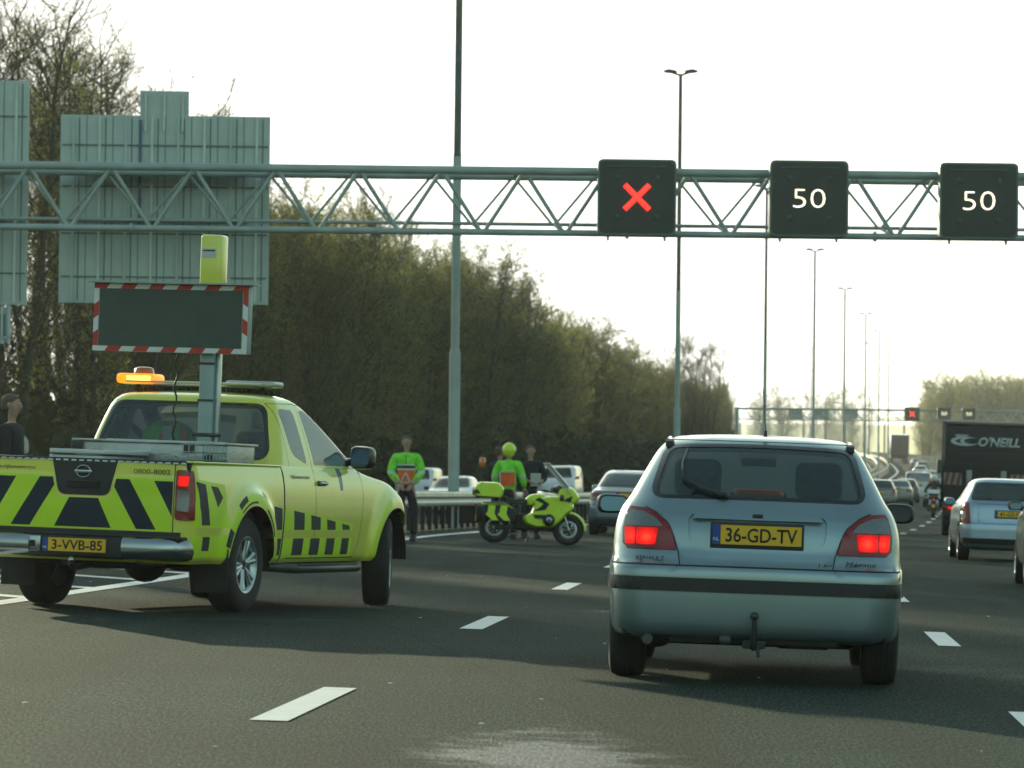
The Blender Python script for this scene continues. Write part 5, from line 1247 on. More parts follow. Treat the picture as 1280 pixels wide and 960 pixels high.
# ================================================================== SETTING
def sweep(name, t0, t1, Y0, Y1, dz, m, kind='structure', stepf=None, nt_=2, crossf=None, parent=None):
    """ribbon along the road between offsets t0..t1"""
    b = MB(); Ys = []; y = Y0
    while y < Y1: Ys.append(y); y += (stepf(y) if stepf else (3 if y < 120 else 6))
    Ys.append(Y1); vs = []
    for y in Ys:
        a0 = t0(y) if callable(t0) else t0; a1 = t1(y) if callable(t1) else t1
        for k in range(nt_+1):
            t = a0+(a1-a0)*k/nt_; z = float(ZC(y))+(crossf or cross)(t)+dz
            vs.append((float(XC(y))+t*widen(y), y, z))
    n = nt_+1
    b.add(vs, [(i*n+k, i*n+k+1, (i+1)*n+k+1, (i+1)*n+k) for i in range(len(Ys)-1) for k in range(nt_)], m)
    return b, name, kind
def done(t, parent=None, **kw):
    b, name, kind = t; return b.build(name, parent, kind=kind, fixn=False, **kw)

# land: one sheet out to the horizon
def land():
    Ys = [-300, -100, -20]+list(range(0, 1100, 12))+[1200, 1500, 2200, 3500, 5500]
    ts = [-3000, -1200, -400, -140, -80, -55, -40, -32, -26, -24.2, -8.6, 0, 8, 12.4, 14.5, 18, 24, 32, 50, 90, 200, 600, 1500, 3000]
    vs = []
    for y in Ys:
        yy = min(y, 1000)
        for t in ts:
            base = float(ZC(yy)) if y < 1000 else 9.3*max(0, 1-(y-1000)/600)
            z = base+cross(t)-.06
            if t > 14: z = base+cross(14)-.06-min(1.2, (t-14)*.12)
            if t < -26: z = base+cross(-24.2)-.06-min(.6, (-26-t)*.04)
            far = min(1, max(0, (abs(t)-45)/60)); z = z*(1-far)+min(z, -1.0)*far
            vs.append((float(XC(yy))+t*(widen(yy) if abs(t) < 100 else 1.0), y, z))
    n = len(ts); b = MB()
    b.add(vs, [(i*n+k, i*n+k+1, (i+1)*n+k+1, (i+1)*n+k) for i in range(len(Ys)-1) for k in range(n-1)], 'grass_ground', True)
    b.build('ground', kind='structure', fixn=False)
land()
done(sweep('road', -7.75, 12.0, -12, 1000, 0.0, 'asphalt', nt_=12))
done(sweep('opposite_carriageway', -23.6, -9.4, -12, 1000, 0.0, 'asphalt', nt_=8))
# median kerb strip
done(sweep('median_strip', -9.4, -7.75, -12, 1000, .012, 'grass_ground', nt_=2))
# markings
def markings():
    b = MB()
    def rib(t0, t1, Y0, Y1, step=3.0):
        n = max(1, int((Y1-Y0)/step)); vs = []
        for i in range(n+1):
            y = Y0+(Y1-Y0)*i/n
            a = t0(y) if callable(t0) else t0; c = t1(y) if callable(t1) else t1
            for t in (a, c): vs.append((float(XC(y))+t*widen(y), y, float(ZC(y))+cross(t)+.005))
        b.add(vs, [(2*i, 2*i+1, 2*i+3, 2*i+2) for i in range(n)], 'paint_line')
    for t in (-2.22, 1.305, 4.74):
        k = 0
        while 6.05+12*k < 700:
            y = 6.05+12*k; rib(t-.085, t+.085, y, y+3.0, 1.5); k += 1
    edge = pchip([-20, 40, 60, 80, 120, 1000], [-6.05, -6.08, -6.45, -6.95, -6.9, -6.7])
    rib(lambda y: float(edge(y))-.1, lambda y: float(edge(y))+.1, -10, 980, 3)
    e2 = pchip([-20, 30, 50, 76], [-7.6, -7.55, -7.45, -7.2])
    rib(lambda y: float(e2(y))-.07, lambda y: float(e2(y))+.07, -10, 76, 3)
    for k in range(12):      # hatching between the two lines
        y = 27+k*3.2
        a, c = float(edge(y))-.1, float(e2(y+1.2))+.07
        vs = []
        for t, yy in ((a, y), (a, y+.45), (c, y+1.75), (c, y+1.3)): vs.append((float(XC(yy))+t, yy, float(ZC(yy))+cross(t)+.0052))
        b.add(vs, [(0, 1, 2, 3)], 'paint_line')
    rib(8.2, 8.4, -10, 980, 3)
    for t in (-23.0, -10.1): rib(t-.08, t+.08, 20, 980, 3)
    for t in (-13.6, -17.1, -20.0):
        for k in range(55): rib(t-.08, t+.08, 20+12*k, 23+12*k, 1.5)
    b.build('road_markings', kind='structure', fixn=False)
markings()

def grit():
    b = MB(); rr = random.Random(9)
    for i in range(120):
        y = 15+rr.random()**1.6*70; t = rr.uniform(-7, 8); s = rr.uniform(.006, .02); x = float(XC(y))+t; z = ground(x, y)
        a = rr.random()*6.28; vs = [(x+s*math.cos(a+k*PI/2.5)*rr.uniform(.6, 1.2), y+s*math.sin(a+k*PI/2.5)*rr.uniform(.6, 1.2), z+.001) for k in range(5)]; vs.append((x, y, z+s*.3))
        b.add(vs, [(k, (k+1) % 5, 5) for k in range(5)], 'paint_line' if i % 3 else 'rail_steel')
    b.build('grit', None, 'loose pale grit and chippings scattered on the carriageway', 'grit', None, 'stuff', fixn=False)
grit()
# guard rails of the median (W profile beam, posts as parts)
def guard_rail(T, side, Y0, Y1, label, name='guard_rail', post_lim=95):
    root = empty(name, label, 'guard rail', 'guard rails of the median')
    root.location = (0, 0, 0)
    b = MB(); Ys = []; y = Y0
    while y < Y1: Ys.append(y); y += 2 if y < 140 else 5
    Ys.append(Y1)
    prof = [(0, .50), (side*.04, .53), (side*.045, .58), (0, .63), (0, .66), (side*.045, .71), (side*.04, .78), (0, .81), (-side*.02, .815), (-side*.02, .50)]
    vs = []; n = len(prof)
    for y in Ys:
        gz = float(ZC(y))+cross(T)
        for d, z in prof: vs.append((float(XC(y))+(T+d)*widen(y), y, gz+z))
    fs = [(i*n+k, i*n+(k+1) % n, (i+1)*n+(k+1) % n, (i+1)*n+k) for i in range(len(Ys)-1) for k in range(n)]
    b.add(vs, fs, 'rail_steel', False)
    b.build('beam', root)
    y = Y0+1; k = 0
    base = None
    while y < Y1 and k < post_lim:
        gz = float(ZC(y))+cross(T)
        if base is None:
            p = MB(); p.box((0, 0, .35), (.08, .12, .80), 'underbody'); p.box((side*.012, 0, .66), (.05, .12, .10), 'rail_steel'); base = p.build('post', root); o = base
        else: o = base.copy(); COL.objects.link(o)
        o.location = (float(XC(y))+(T-side*.06)*widen(y), y, gz); y += 1.1 if y < 130 else 4; k += 1
guard_rail(-7.95, 1, 40, 760, 'steel guard rail with close posts on the near side of the lamp posts')
guard_rail(-9.25, -1, 40, 760, 'steel guard rail on the far side of the lamp posts beside the opposite carriageway')

# lamp posts of the median
def lamp_post(name='lamp_post', H=16.5):
    root = empty(name)
    m = MB(); m.tube([(0, 0, -.1), (0, 0, 3.9), (0, 0, 3.98)], [.125, .125, .098], 'galv_teal', 16); m.tube([(0, 0, 3.98), (0, 0, 8.3)], .095, 'galv_teal', 14); m.tube([(0, 0, 8.3), (0, 0, 8.36), (0, 0, 15.9), (0, 0, H-.1)], [.100, .085, .072, .066], 'galv_silhouette', 12)
    m.box((.0, -.128, .9), (.09, .012, .4), 'galv', bev=.004)
    m.build('pole', root)
    m = MB(); m.tube([(-.30, 0, H-.05), (0, 0, H-.14), (.30, 0, H-.05)], [.035, .05, .035], 'galv_silhouette', 8); m.build('bracket', root)
    for s_ in (-1, 1):
        m = MB(); m.puff(rnd_poly([(s_*.12, H-.10), (s_*.62, H-.04), (s_*.66, H+.04), (s_*.45, H+.10), (s_*.14, H+.04)], .05), .15, 'dark_metal', .25, axis='Y'); m.build('lamp_head', root)
    return root
proto = lamp_post()
posts = [(567, 91), (845.5, 152), (955, 212), (1016, 273), (1054, 333), (1080.5, 394), (1097.5, 454), (1109.5, 515), (1085.5, 575), (1013, 636), (903, 696)]
PL = ['thick grey lamp post behind the guard rail between the bright jacketed man and the motorcycle', 'tall lamp post whose twin lamps stand above the red cross signal', 'lamp post rising behind the gantry between the red cross and the first speed signal',
      'lamp post with its lamps just below the first speed signal', 'lamp post between the post under the first speed signal and the cluster of smaller ones', 'tallest lamp post of the small cluster beyond the white van', 'lamp post second in height in the distant cluster',
      'rightmost and last lamp post of the distant cluster before the road bends', 'lamp post a little shorter standing just right of the tallest in the cluster', 'small far lamp post whose lamps show halfway up a nearer post', 'tiny pale lamp post above the far end of the tree row']
for i, (px, Y) in enumerate(posts):
    o = proto if i == 0 else copy_tree(proto)
    X, _ = at(px, Y, 600); o.location = (X, Y, float(ZC(Y))+cross(-8.6)); o.rotation_euler.z = -math.atan(slope(Y))
    tag(o, PL[i], 'lamp post', 'lamp posts of the median')

# overhead gantry
def gantry(Y, X0, X1, zt, zb, nodes_off, per, name, label, depth=1.15, rt=.085, posts_x=()):
    root = empty(name, label, 'gantry'); root.location = (0, Y, 0); m = MB()
    def Pn(x, y, z): return (x, y, z)
    m.tube([Pn(X0, 0, zt), Pn(X1, 0, zt)], rt, 'galv_teal', 12); m.tube([Pn(X0, depth, zt-.03), Pn(X1, depth, zt-.03)], rt, 'galv_teal', 10); m.build('top_chord', root)
    m = MB(); m.tube([Pn(X0, 0, zb), Pn(X1, 0, zb)], rt*.8, 'galv_teal', 12); m.tube([Pn(X0, depth, zb+.24), Pn(X1, depth, zb+.24)], rt*.45, 'galv_teal', 8); m.build('bottom_chord', root)
    m = MB(); x = nodes_off
    while x-per > X0: x -= per
    k = 0
    while x+per < X1:
        for dx, yy, zb_, r in ((0, 0, zb, .042), (-.22, depth, zb+.24, .028)):
            m.tube([(x+dx, yy, zt-(.03 if yy else 0)), (x+per/2+dx-.03, yy, zb_)], r, 'galv_teal', 8, False)
            m.tube([(x+per+dx, yy, zt-(.03 if yy else 0)), (x+per/2+dx+.03, yy, zb_)], r, 'galv_teal', 8, False)
        m.tube([(x, 0, zt), (x-.22, depth, zt-.03)], .03, 'galv_teal', 6, False); m.tube([(x+per/2, 0, zb), (x+per/2-.22, depth, zb+.24)], .03, 'galv_teal', 6, False)
        m.lathe([(-.03, rt*1.25), (.03, rt*1.25)], 'galv_teal', 12, 'X', Matrix.Translation((x+per*.25, 0, zb))) if k % 3 == 0 else None
        x += per; k += 1
    m.build('bracing', root)
    for px in posts_x:
        q = MB(); gz = ground(px, Y)
        for yy in (0, depth): q.tube([(px, yy, gz-.3), (px, yy, zt+.1)], .17, 'galv_teal', 12)
        for z in (gz+2, gz+4): q.tube([(px, 0, z), (px, depth, z)], .05, 'galv_teal', 8)
        q.build('upright', root)
    return root
GY = 82.0
xg = lambda px, y=GY: (px-640)/F*y
_, ZT = at(640, GY, 213.5); _, ZB = at(640, GY, 290.5)
gantry(GY, -24.5, 17.5, ZT, ZB, at(862, GY, 213)[0], 103.4/F*GY, 'gantry', 'teal grey lattice gantry spanning the motorway close overhead with three lit signals', posts_x=(-24.3, 17.2))

def signal(px, py, label, kind, Y=GY, size=1.58, sh=1.53, name='lane_signal', group='lane signals on the near gantry', simple=False):
    X, Z = at(px, Y-.42, py)
    root = empty(name, label, 'lane signal', group, (X, Y-.42, Z))
    m = MB(); q = rnd_poly([(-size/2, -sh/2), (size/2, -sh/2), (size/2, sh/2), (-size/2, sh/2)], .12)
    m.prism(q, 'Y', -.10, .26, 'box_rim'); m.prism([(a*.95, b*.95) for a, b in q], 'Y', -.104, -.09, 'box_dark')
    q2 = rnd_poly([(-size*.36, -sh*.40), (size*.36, -sh*.40), (size*.36, sh*.36), (-size*.36, sh*.36)], .04)
    m.prism([(a, b) for a, b in q2], 'Y', -.112, -.10, 'box_dark')
    m.box((0, -.118, sh*.405), (size*.74, .03, .014), 'box_rim'); 
    m.build('housing', root)
    if not simple:
        for sx in (-1, 1):
            for sz in (-1, 1):
                m = MB(); m.lathe([(-.13, .001), (-.128, .055), (-.11, .065)], 'led_panel', 16, 'Y', Matrix.Translation((sx*size*.25, 0, sz*sh*.26))); m.build('flasher', root)
        m = MB()
        for sx in (-.36, .36): m.box((sx*size, .1, -sh/2-.04), (.05, .05, .12), 'galv_teal')
        m.box((0, .33, .3), (size*.8, .12, .06), 'galv_teal'); m.build('hanger', root)
    if kind == 'X':
        m = MB(); a = .245*size/1.58
        for s_ in (-1, 1):
            m.tube([(-a, 0, -s_*a), (a, 0, s_*a)], .054*size/1.58, 'led_red', 10, True, M=Matrix.Translation((0, -.13, 0)) @ Matrix.Diagonal((1.0, .3, 1.0, 1)))
        m.build('red_cross', root)
    elif kind:
        text(kind, 'speed_figures', .37*size/1.58, 'led_white', root, Matrix.Translation((0, -.114, .0)), .012, width=.64*size/1.58, bold=-.022)
    return root
signal(796, 247, 'black lane signal showing a lit red cross', 'X')
signal(1011, 248.5, 'black lane signal showing 50, between the red cross and the other 50', '50')
signal(1223, 251.5, 'black lane signal showing 50 at the right end of the gantry', '50')

def back_sign(px0, px1, py0, py1, label, tab=None, Y=GY+1.75, name='direction_sign'):
    X0, Z1 = at(px0, Y, py0); X1, Z0 = at(px1, Y, py1); root = empty(name, label, 'road sign', 'direction signs seen from behind', ((X0+X1)/2, Y, (Z0+Z1)/2))
    w_, h_ = X1-X0, Z1-Z0
    m = MB(); m.box((0, .04, 0), (w_, .03, h_), 'sign_back')
    if tab:
        a, _ = at(tab[0], Y, py0); b, _ = at(tab[1], Y, py0); _, zt = at(px0, Y, tab[2]); c = (X0+X1)/2
        m.box(((a+b)/2-c, .041, (h_/2+(zt-(Z0+Z1)/2))/2), (b-a, .03, zt-Z1), 'sign_back')
    m.build('panel', root)
    m = MB(); n = max(2, round(w_/.55))
    for k in range(n):
        x = -w_/2+w_*(k+.5)/n; m.box((x, 0, 0), (.05, .05, h_*.985), 'sign_rib' if k % 2 else 'sign_back'); m.box((x+.12, .018, 0), (.022, .014, h_*.97), 'box_rim')
    for k in range(1, n): m.box((-w_/2+w_*k/n, .02, 0), (.012, .012, h_*.99), 'box_rim')
    for z in (-.36, -.13, .12, .34): m.box((0, .012, h_*z), (w_*.98, .03, .03), 'box_rim')
    if tab:
        for x in (a-c+.12, (a+b)/2-c, b-c-.12): m.box((x, -.01, h_/2+(zt-Z1)*.1), (.04, .04, (zt-Z1)*1.5), 'sign_rib')
        m.box((a-c+.02, -.018, h_*.2), (.05, .03, h_*.55), 'blue_film')
    m.build('ribs', root)
    m = MB()
    for z in (ZT, ZB+.24): m.box((0, -.32, z-(Z0+Z1)/2), (w_*.8, .5, .05), 'galv_teal')
    m.build('mounting_bar', root)
    return root
back_sign(76, 335, 143, 381, 'large teal grey sign panel seen from behind, with a small tab on top', (175, 236, 112))
back_sign(-215, 33, 98, 381, 'teal grey back of a taller sign panel cut off by the left picture edge')
def cable_frame():
    X, Z = at(4, GY+1.6, 406); root = empty('equipment_cabinet', 'small grey cabinet with pale rails hanging under the leftmost sign panel', 'cabinet', None, (X, GY+1.6, Z)); m = MB()
    m.box((-.2, 0, 0), (.7, .05, .72), 'galv'); m.box((-.2, -.03, -.02), (.5, .04, .48), 'box_rim')
    for x in (-.52, -.02, .12): m.box((x, -.05, 0), (.045, .05, .78), 'logo_pale')
    m.box((-.2, -.05, -.26), (.68, .05, .04), 'logo_pale'); m.build('frame', root)
cable_frame()

# far gantry
FY = 390.0
_, ZT2 = at(1000, FY, 511); _, ZB2 = at(1000, FY, 524.5)
zoff = ZT2
gantry(FY, at(918, FY)[0], at(1330, FY)[0], ZT2, ZB2, at(930, FY)[0], 1.75, 'gantry', 'far lattice gantry crossing the road beyond the cars with a tiny red cross', rt=.08, posts_x=(at(918, FY)[0]+.2, at(1325, FY)[0]))
G2 = 'lane signals on the far gantry'
signal(1140, 517.5, 'tiny black signal with a lit red cross on the far gantry', 'X', FY, 1.45, 1.3, group=G2)
signal(1180, 517, 'tiny black signal with pale figures on the far gantry, next to the red cross', '50', FY, 1.3, 1.1, group=G2)
signal(1211, 517.5, 'tiny black signal with pale figures on the far gantry above the black truck', '50', FY, 1.3, 1.1, group=G2)
for px, lb in ((994, 'leftmost of the three grey signal backs on the far gantry'), (1027, 'middle grey signal back of the three on the far gantry'), (1063, 'rightmost of the three grey signal backs, left of the far red cross')):
    X, Z = at(px, FY+1.5, 517); root = empty('signal_back', lb, 'lane signal', 'signal backs on the far gantry', (X, FY+1.5, Z)); m = MB(); m.prism(rnd_poly([(-.7, -.52), (.7, -.52), (.7, .52), (-.7, .52)], .1), 'Y', -.15, .15, 'sign_back'); m.box((0, -.17, 0), (1.1, .05, .08), 'galv_teal'); m.build('housing', root)

# noise barrier beyond the bend
def noise_barrier():
    root = empty('noise_barrier', 'long pale noise barrier on the outer side of the distant bend', 'noise barrier')
    T = 15.5; ys = list(range(560, 985, 12)); b = MB()
    for i in range(len(ys)-1):
        y0, y1 = ys[i], ys[i+1]; P = []
        for y in (y0, y1): P.append((float(XC(y))+T*widen(y), y, float(ZC(y))-.8))
        vs = []
        for (x, y, z) in P:
            for dz in (0, 5.0):
                for d in (0, .25): vs.append((x+d, y, z+dz))
        b.add(vs, [(0, 2, 6, 4)], 'acrylic')
    b.build('panels', root)
    p0 = None
    for y in ys:
        if p0 is None:
            q = MB(); q.box((0, 0, 2.1), (.3, .3, 5.9), 'concrete'); p0 = o = q.build('post', root)
        else: o = p0.copy(); COL.objects.link(o)
        o.location = (float(XC(y))+(T-.1)*widen(y), y, float(ZC(y))-.6)
noise_barrier()

# ------------------------------------------------------------------ trees
def tree_mesh(seed, H=14.5, spread=3.6, twigs=1.0, leafn=6, low=.07, ls=1.0):
    rg = random.Random(seed); tb = MB(); cr = MB(); V = []; Fc = []; Mt = []
    top = H*.96
    def stick(p, q, r0, r1, n=3):
        d = (q-p).normalized(); a = Vector((0, 0, 1)) if abs(d.z) < .9 else Vector((1, 0, 0)); u = d.cross(a).normalized(); v = d.cross(u); b = len(V)
        for c, r in ((p, r0), (q, r1)):
            for k in range(n): t = 2*PI*k/n; V.append((c+r*(math.cos(t)*u+math.sin(t)*v))[:])
        for k in range(n): Fc.append((b+k, b+(k+1) % n, b+n+(k+1) % n, b+n+k)); Mt.append(0)
    def leaf(p, s):
        a = Vector((rg.gauss(0, 1), rg.gauss(0, 1), rg.gauss(0, 1))).normalized(); b_ = a.cross(Vector((rg.gauss(0, 1), rg.gauss(0, 1), rg.gauss(0, 1)))).normalized(); b = len(V)
        V.extend([(p-a*s)[:], (p+b_*s*.45)[:], (p+a*s)[:], (p-b_*s*.45)[:]]); Fc.append((b, b+1, b+2, b+3)); Mt.append(1)
    stems = []
    ns = rg.choice((2, 3, 3))
    for s_ in range(ns):
        a = rg.random()*6.28; lean = rg.uniform(.05, .16); pts = []
        hh = H*rg.uniform(.82, 1.0) if s_ else H
        for k in range(8):
            t = k/7; pts.append(Vector((math.cos(a)*lean*hh*t+rg.gauss(0, .10)*(k > 0), math.sin(a)*lean*hh*t+rg.gauss(0, .10)*(k > 0), hh*t)))
        tb.tube(pts, [.17*(1-t/7*.93)+.012 for t in range(8)], 'bark', 7, False); stems.append(pts)
    nb = int(30*twigs)
    for pts in stems:
        for i in range(nb):
            t = low+(1-low)*((i+rg.random())/nb)**.9; k = min(6, int(t*7)); p = pts[k].lerp(pts[k+1], t*7-k); az = rg.random()*6.28
            prof = math.sin(min(1, max(0.0, (t*1.0+.20)))*PI*.86)**.7
            ln = spread*prof*rg.uniform(.55, 1.1); el = rg.uniform(.55, 1.15)
            d = Vector((math.cos(az)*math.cos(el), math.sin(az)*math.cos(el), math.sin(el))); q = p+d*ln*.55; e = q+(d+Vector((0, 0, .35))).normalized()*ln*.5
            tb.tube([p, q, e], [.035, .022, .009], 'bark', 4, False)
            for j in range(7):
                u = .2+.8*rg.random(); b0 = p.lerp(q, u*2) if u < .5 else q.lerp(e, u*2-1); az2 = rg.random()*6.28; el2 = rg.uniform(.2, 1.3)
                d2 = Vector((math.cos(az2)*math.cos(el2), math.sin(az2)*math.cos(el2), math.sin(el2))); l2 = rg.uniform(.7, 1.5); e2 = b0+d2*l2; stick(b0, e2, .014, .006)
                for h in range(6):
                    b1 = b0.lerp(e2, rg.uniform(.25, 1)); d3 = (d2+Vector((rg.gauss(0, .55), rg.gauss(0, .55), rg.gauss(.25, .4)))).normalized(); e3 = b1+d3*rg.uniform(.35, .85); stick(b1, e3, .008, .004)
                    for _ in range(leafn): leaf(b1.lerp(e3, rg.uniform(.2, 1.05))+Vector((rg.gauss(0, .05), rg.gauss(0, .05), rg.gauss(0, .05))), ls*rg.uniform(.032, .075))
    trunk = tb.build('trunk', fixn=False)
    me = bpy.data.meshes.new('crown'); me.from_pydata(V, [], Fc); me.materials.append(MATS['bark']); me.materials.append(MATS['buds']); me.polygons.foreach_set('material_index', Mt); me.update()
    crown = bpy.data.objects.new('crown', me); COL.objects.link(crown)
    return trunk, crown
protos = [tree_mesh(11), tree_mesh(23, 14.2, 3.2, .9), tree_mesh(37, 15.2, 3.9, 1.05), tree_mesh(41, 14.0, 4.1, 1.0, 7)]
sparse = [tree_mesh(55, 16.5, 3.2, .95, 4, .15, .62), tree_mesh(67, 15.5, 2.8, .85, 4, .2, .62)]
used = {}
def plant(X, Y, z, s, rz, pr, label, group, name='tree'):
    root = empty(name, label, 'tree', group, (X, Y, z)); root.scale = (s*random.uniform(.92, 1.1), s*random.uniform(.92, 1.1), s); root.rotation_euler.z = rz
    for src in pr:
        if used.get(src.name): o = src.copy(); COL.objects.link(o)
        else: o = src; used[src.name] = 1
        o.parent = root
rg = random.Random(5)
TG = 'bare twiggy trees along the far side of the opposite carriageway'
HS = pchip([90, 130, 180, 260, 350, 450, 560, 640, 700], [1.06, 1.03, .99, 1.0, .84, .74, .64, .55, .45])
def tree_row(off, Y0, Y1, stepf, sc_, lab, pset, jit=1.0):
    y = Y0
    while y < Y1:
        t = off+rg.uniform(-jit, jit); X = float(XC(y))+t*widen(y)
        plant(X, y, ground(X, y)-.1, float(HS(y))*sc_*rg.uniform(.9, 1.07), rg.random()*6.28, pset[rg.randrange(len(pset))], lab, TG); y += stepf(y)*rg.uniform(.8, 1.2)
tree_row(-29.5, 150, 640, lambda y: 7.0 if y < 190 else 5.6 if y < 300 else 8.5, .97, 'bare twiggy tree in the front of the dense roadside row', protos)
tree_row(-33.5, 182, 650, lambda y: 6.5 if y < 300 else 10, 1.03, 'taller bare tree in the second line of the dense roadside row', protos)
tree_row(-38.0, 200, 600, lambda y: 8.5 if y < 300 else 16, 1.08, 'bare tree at the back of the dense roadside row', protos)
tree_row(-32.0, 98, 185, lambda y: 6.0, 1.10, 'thin sparse tree with light showing through behind the big sign panels', sparse)
tree_row(-37.0, 108, 200, lambda y: 7, 1.22, 'tall sparse tree rising above the sign panels', sparse)
# low thicket under the row
def thicket(name, tlo, thi, Y0, Y1, n, hfun, m='ivy', sz=.20):
    V = []; Fc = []; r2 = np.random.RandomState(3)
    Y = Y0+(Y1-Y0)*r2.rand(n)**1.35; t = tlo+(thi-tlo)*r2.rand(n); X = XC(Y)+t*1.005; hh = hfun(Y, t)*(.55+.45*np.sin(X*1.7+Y*.45)*np.sin(Y*.9)*.5+.22); z = r2.rand(n)**.8*hh
    g = ZC(Y)-.3
    a = r2.randn(n, 3); a /= np.linalg.norm(a, axis=1)[:, None]; b = np.cross(a, r2.randn(n, 3)); b /= np.linalg.norm(b, axis=1)[:, None]
    s = sz*(.6+.8*r2.rand(n))*(1+Y/500); P = np.stack([X, Y, g+z], -1)
    Q = np.stack([P-a*s[:, None], P+b*(s*.6)[:, None], P+a*s[:, None], P-b*(s*.6)[:, None]], 1).reshape(-1, 3)
    me = bpy.data.meshes.new(name); me.vertices.add(4*n); me.vertices.foreach_set('co', Q.ravel()); me.loops.add(4*n); me.loops.foreach_set('vertex_index', np.arange(4*n)); me.polygons.add(n); me.polygons.foreach_set('loop_start', np.arange(0, 4*n, 4)); me.polygons.foreach_set('loop_total', np.full(n, 4)); me.materials.append(MATS[m]); me.update(); me.validate()
    o = bpy.data.objects.new(name, me); COL.objects.link(o)
    return tag(o, 'dark tangled undergrowth filling the foot of the roadside trees', 'undergrowth', None, 'stuff')
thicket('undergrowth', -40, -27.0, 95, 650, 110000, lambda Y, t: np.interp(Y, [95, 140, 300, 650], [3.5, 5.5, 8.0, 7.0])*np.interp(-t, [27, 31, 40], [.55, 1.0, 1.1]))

# far trees to the right beyond the truck and low ones on the skyline
FG = 'distant rounded trees beyond the far gantry on the right'
for i in range(26):
    px = 1152+i*6.2+rg.uniform(-3, 3); Y = 640+rg.uniform(0, 130); X, zt = at(px, Y, 488+rg.uniform(-9, 5)+(12 if i < 2 else 0)); hgt = zt-2.0
    plant(X, Y, 2.0, hgt/14.5, rg.random()*6.28, protos[i % 4], 'hazy distant tree above the far gantry on the right', FG)
for i, (px, py) in enumerate(((948, 505), (962, 500), (975, 498), (984, 503), (1000, 507), (1018, 503), (1036, 500), (1046, 497), (1056, 505), (1068, 508), (1080, 506))):
    Y = 1050+rg.uniform(0, 80); X, zt = at(px, Y, py); hgt = zt-3.0
    plant(X, Y, 3.0, hgt/14.5, rg.random()*6.28, sparse[i % 2] if i % 3 else protos[0], 'low bare tree on the skyline behind the far gantry', 'low trees on the skyline')
for i, px in enumerate((858, 866, 874, 883)):
    Y = 430; X, zt = at(px, Y, 452+i % 2*4); plant(X, Y, 1.0, (zt-1)/14.5, rg.random()*6.28, sparse[0], 'sparse treetop rising over the row right of the second lamp post', TG)

# ================================================================== VEHICLES
hb = hatchback(); X, _ = at(941, 23.0, 700); on_road(hb, X, 22.95, head=R(3.3))
pk = pickup(); on_road(pk, -3.30, 30.95, head=R(17.5)); pk.scale = (1, 1, .975); bpy.context.view_layer.update(); tool_box_things(pk)

# the parked saloon ahead of the motorcycle
c = gen_car('saloon_car', 'grey blue saloon with a yellow plate half hidden behind the silver hatchback', 'sedan', 'grey_blue', W=.89, H=1.43, L=4.5, lamp='wide', detail=2, plate_z=.86)
on_road(c, at(785, 88)[0], 88, head=R(5))
c = gen_car('estate_car', 'pale blue silver estate with black tailgate plate surround behind the black truck', 'wagon', 'blue_silver', W=.87, H=1.46, L=4.4, lamp='side', detail=2, bumper='black_plastic', txt='41-GS-NP', plate_z=.83)
on_road(c, at(1262, 71)[0], 71, head=R(3.2))
m = MB(); 
c = gen_car('beige_car', 'champagne coloured car cut off by the right edge of the picture', 'hatch', 'champagne', W=.86, H=1.45, L=4.2, detail=1)
on_road(c, at(1280, 50)[0]+.90, 50, head=R(4.5))
QG = 'cars queueing in the middle lane'
c1 = gen_car('queue_car', 'dark small hatchback last in the queue beyond the silver mirror', 'hatch', 'grey_paint', W=.84, H=1.46, L=4.0, lamp='tall', group=QG); on_road(c1, at(1099, 203)[0], 203)
c2 = gen_car('queue_car', 'grey saloon with pale roof second in the queue', 'sedan', 'grey_paint', W=.86, H=1.44, L=4.5, lamp='wide', group=QG); on_road(c2, at(1121, 223)[0], 223)
c3 = gen_car('queue_car', 'dark car third in the queue in front of the white van', 'hatch', 'dark_paint', W=.84, H=1.45, L=4.1, group=QG); on_road(c3, at(1131, 246)[0], 246)
v1 = gen_car('white_van', 'small white van with a large dark rear window in the queue', 'van', 'white_paint', W=.90, H=1.88, L=4.6, cat='van', group=QG, glass='glass_side'); on_road(v1, at(1147, 261)[0], 261)
v2 = copy_tree(v1); tag(v2, 'white van far ahead just left of the black truck', 'van', QG); on_road(v2, at(1166, 330)[0], 330)
c4 = copy_tree(c2); tag(c4, 'pale car on the rise where the road bends, below the far gantry', 'car', QG); on_road(c4, at(1146, 520)[0], 520)
c5 = copy_tree(c1); tag(c5, 'dark car tight behind the pale one on the rise', 'car', QG); on_road(c5, at(1153, 500)[0], 500)
# oncoming traffic behind the rail
OG = 'oncoming cars on the opposite carriageway'
w1 = gen_car('white_car', 'white oncoming car behind the guard rail at the thick lamp post', 'hatch', 'white_paint', W=.87, H=1.45, L=4.2, group=OG, detail=1, hl=True); Y = 150; X = at(578, Y)[0]; on_road(w1, X, Y, head=math.atan(slope(Y))+PI)
w2 = gen_car('white_van', 'white oncoming van behind the standing man in the bright jacket', 'van', 'white_paint', W=.92, H=1.95, L=4.8, group=OG, cat='van', hl=True); Y = 195; on_road(w2, at(532, Y)[0], Y, head=math.atan(slope(Y))+PI)
w3 = copy_tree(w2); tag(w3, 'white oncoming van behind the motorcycle windscreen', 'van', OG); Y = 190; on_road(w3, at(707, Y)[0], Y, head=math.atan(slope(Y))+PI)
far = [(936, 500, 'w'), (950, 512, 'd'), (966, 523, 'w'), (983, 533, 'g'), (998, 545, 'w'), (1013, 552, 'd'), (1030, 560, 'w'), (1046, 566, 'w'), (1064, 575, 'g'), (1082, 556, 'w'), (1098, 545, 'w')]
LF = {'w': w1, 'd': c3, 'g': c2}
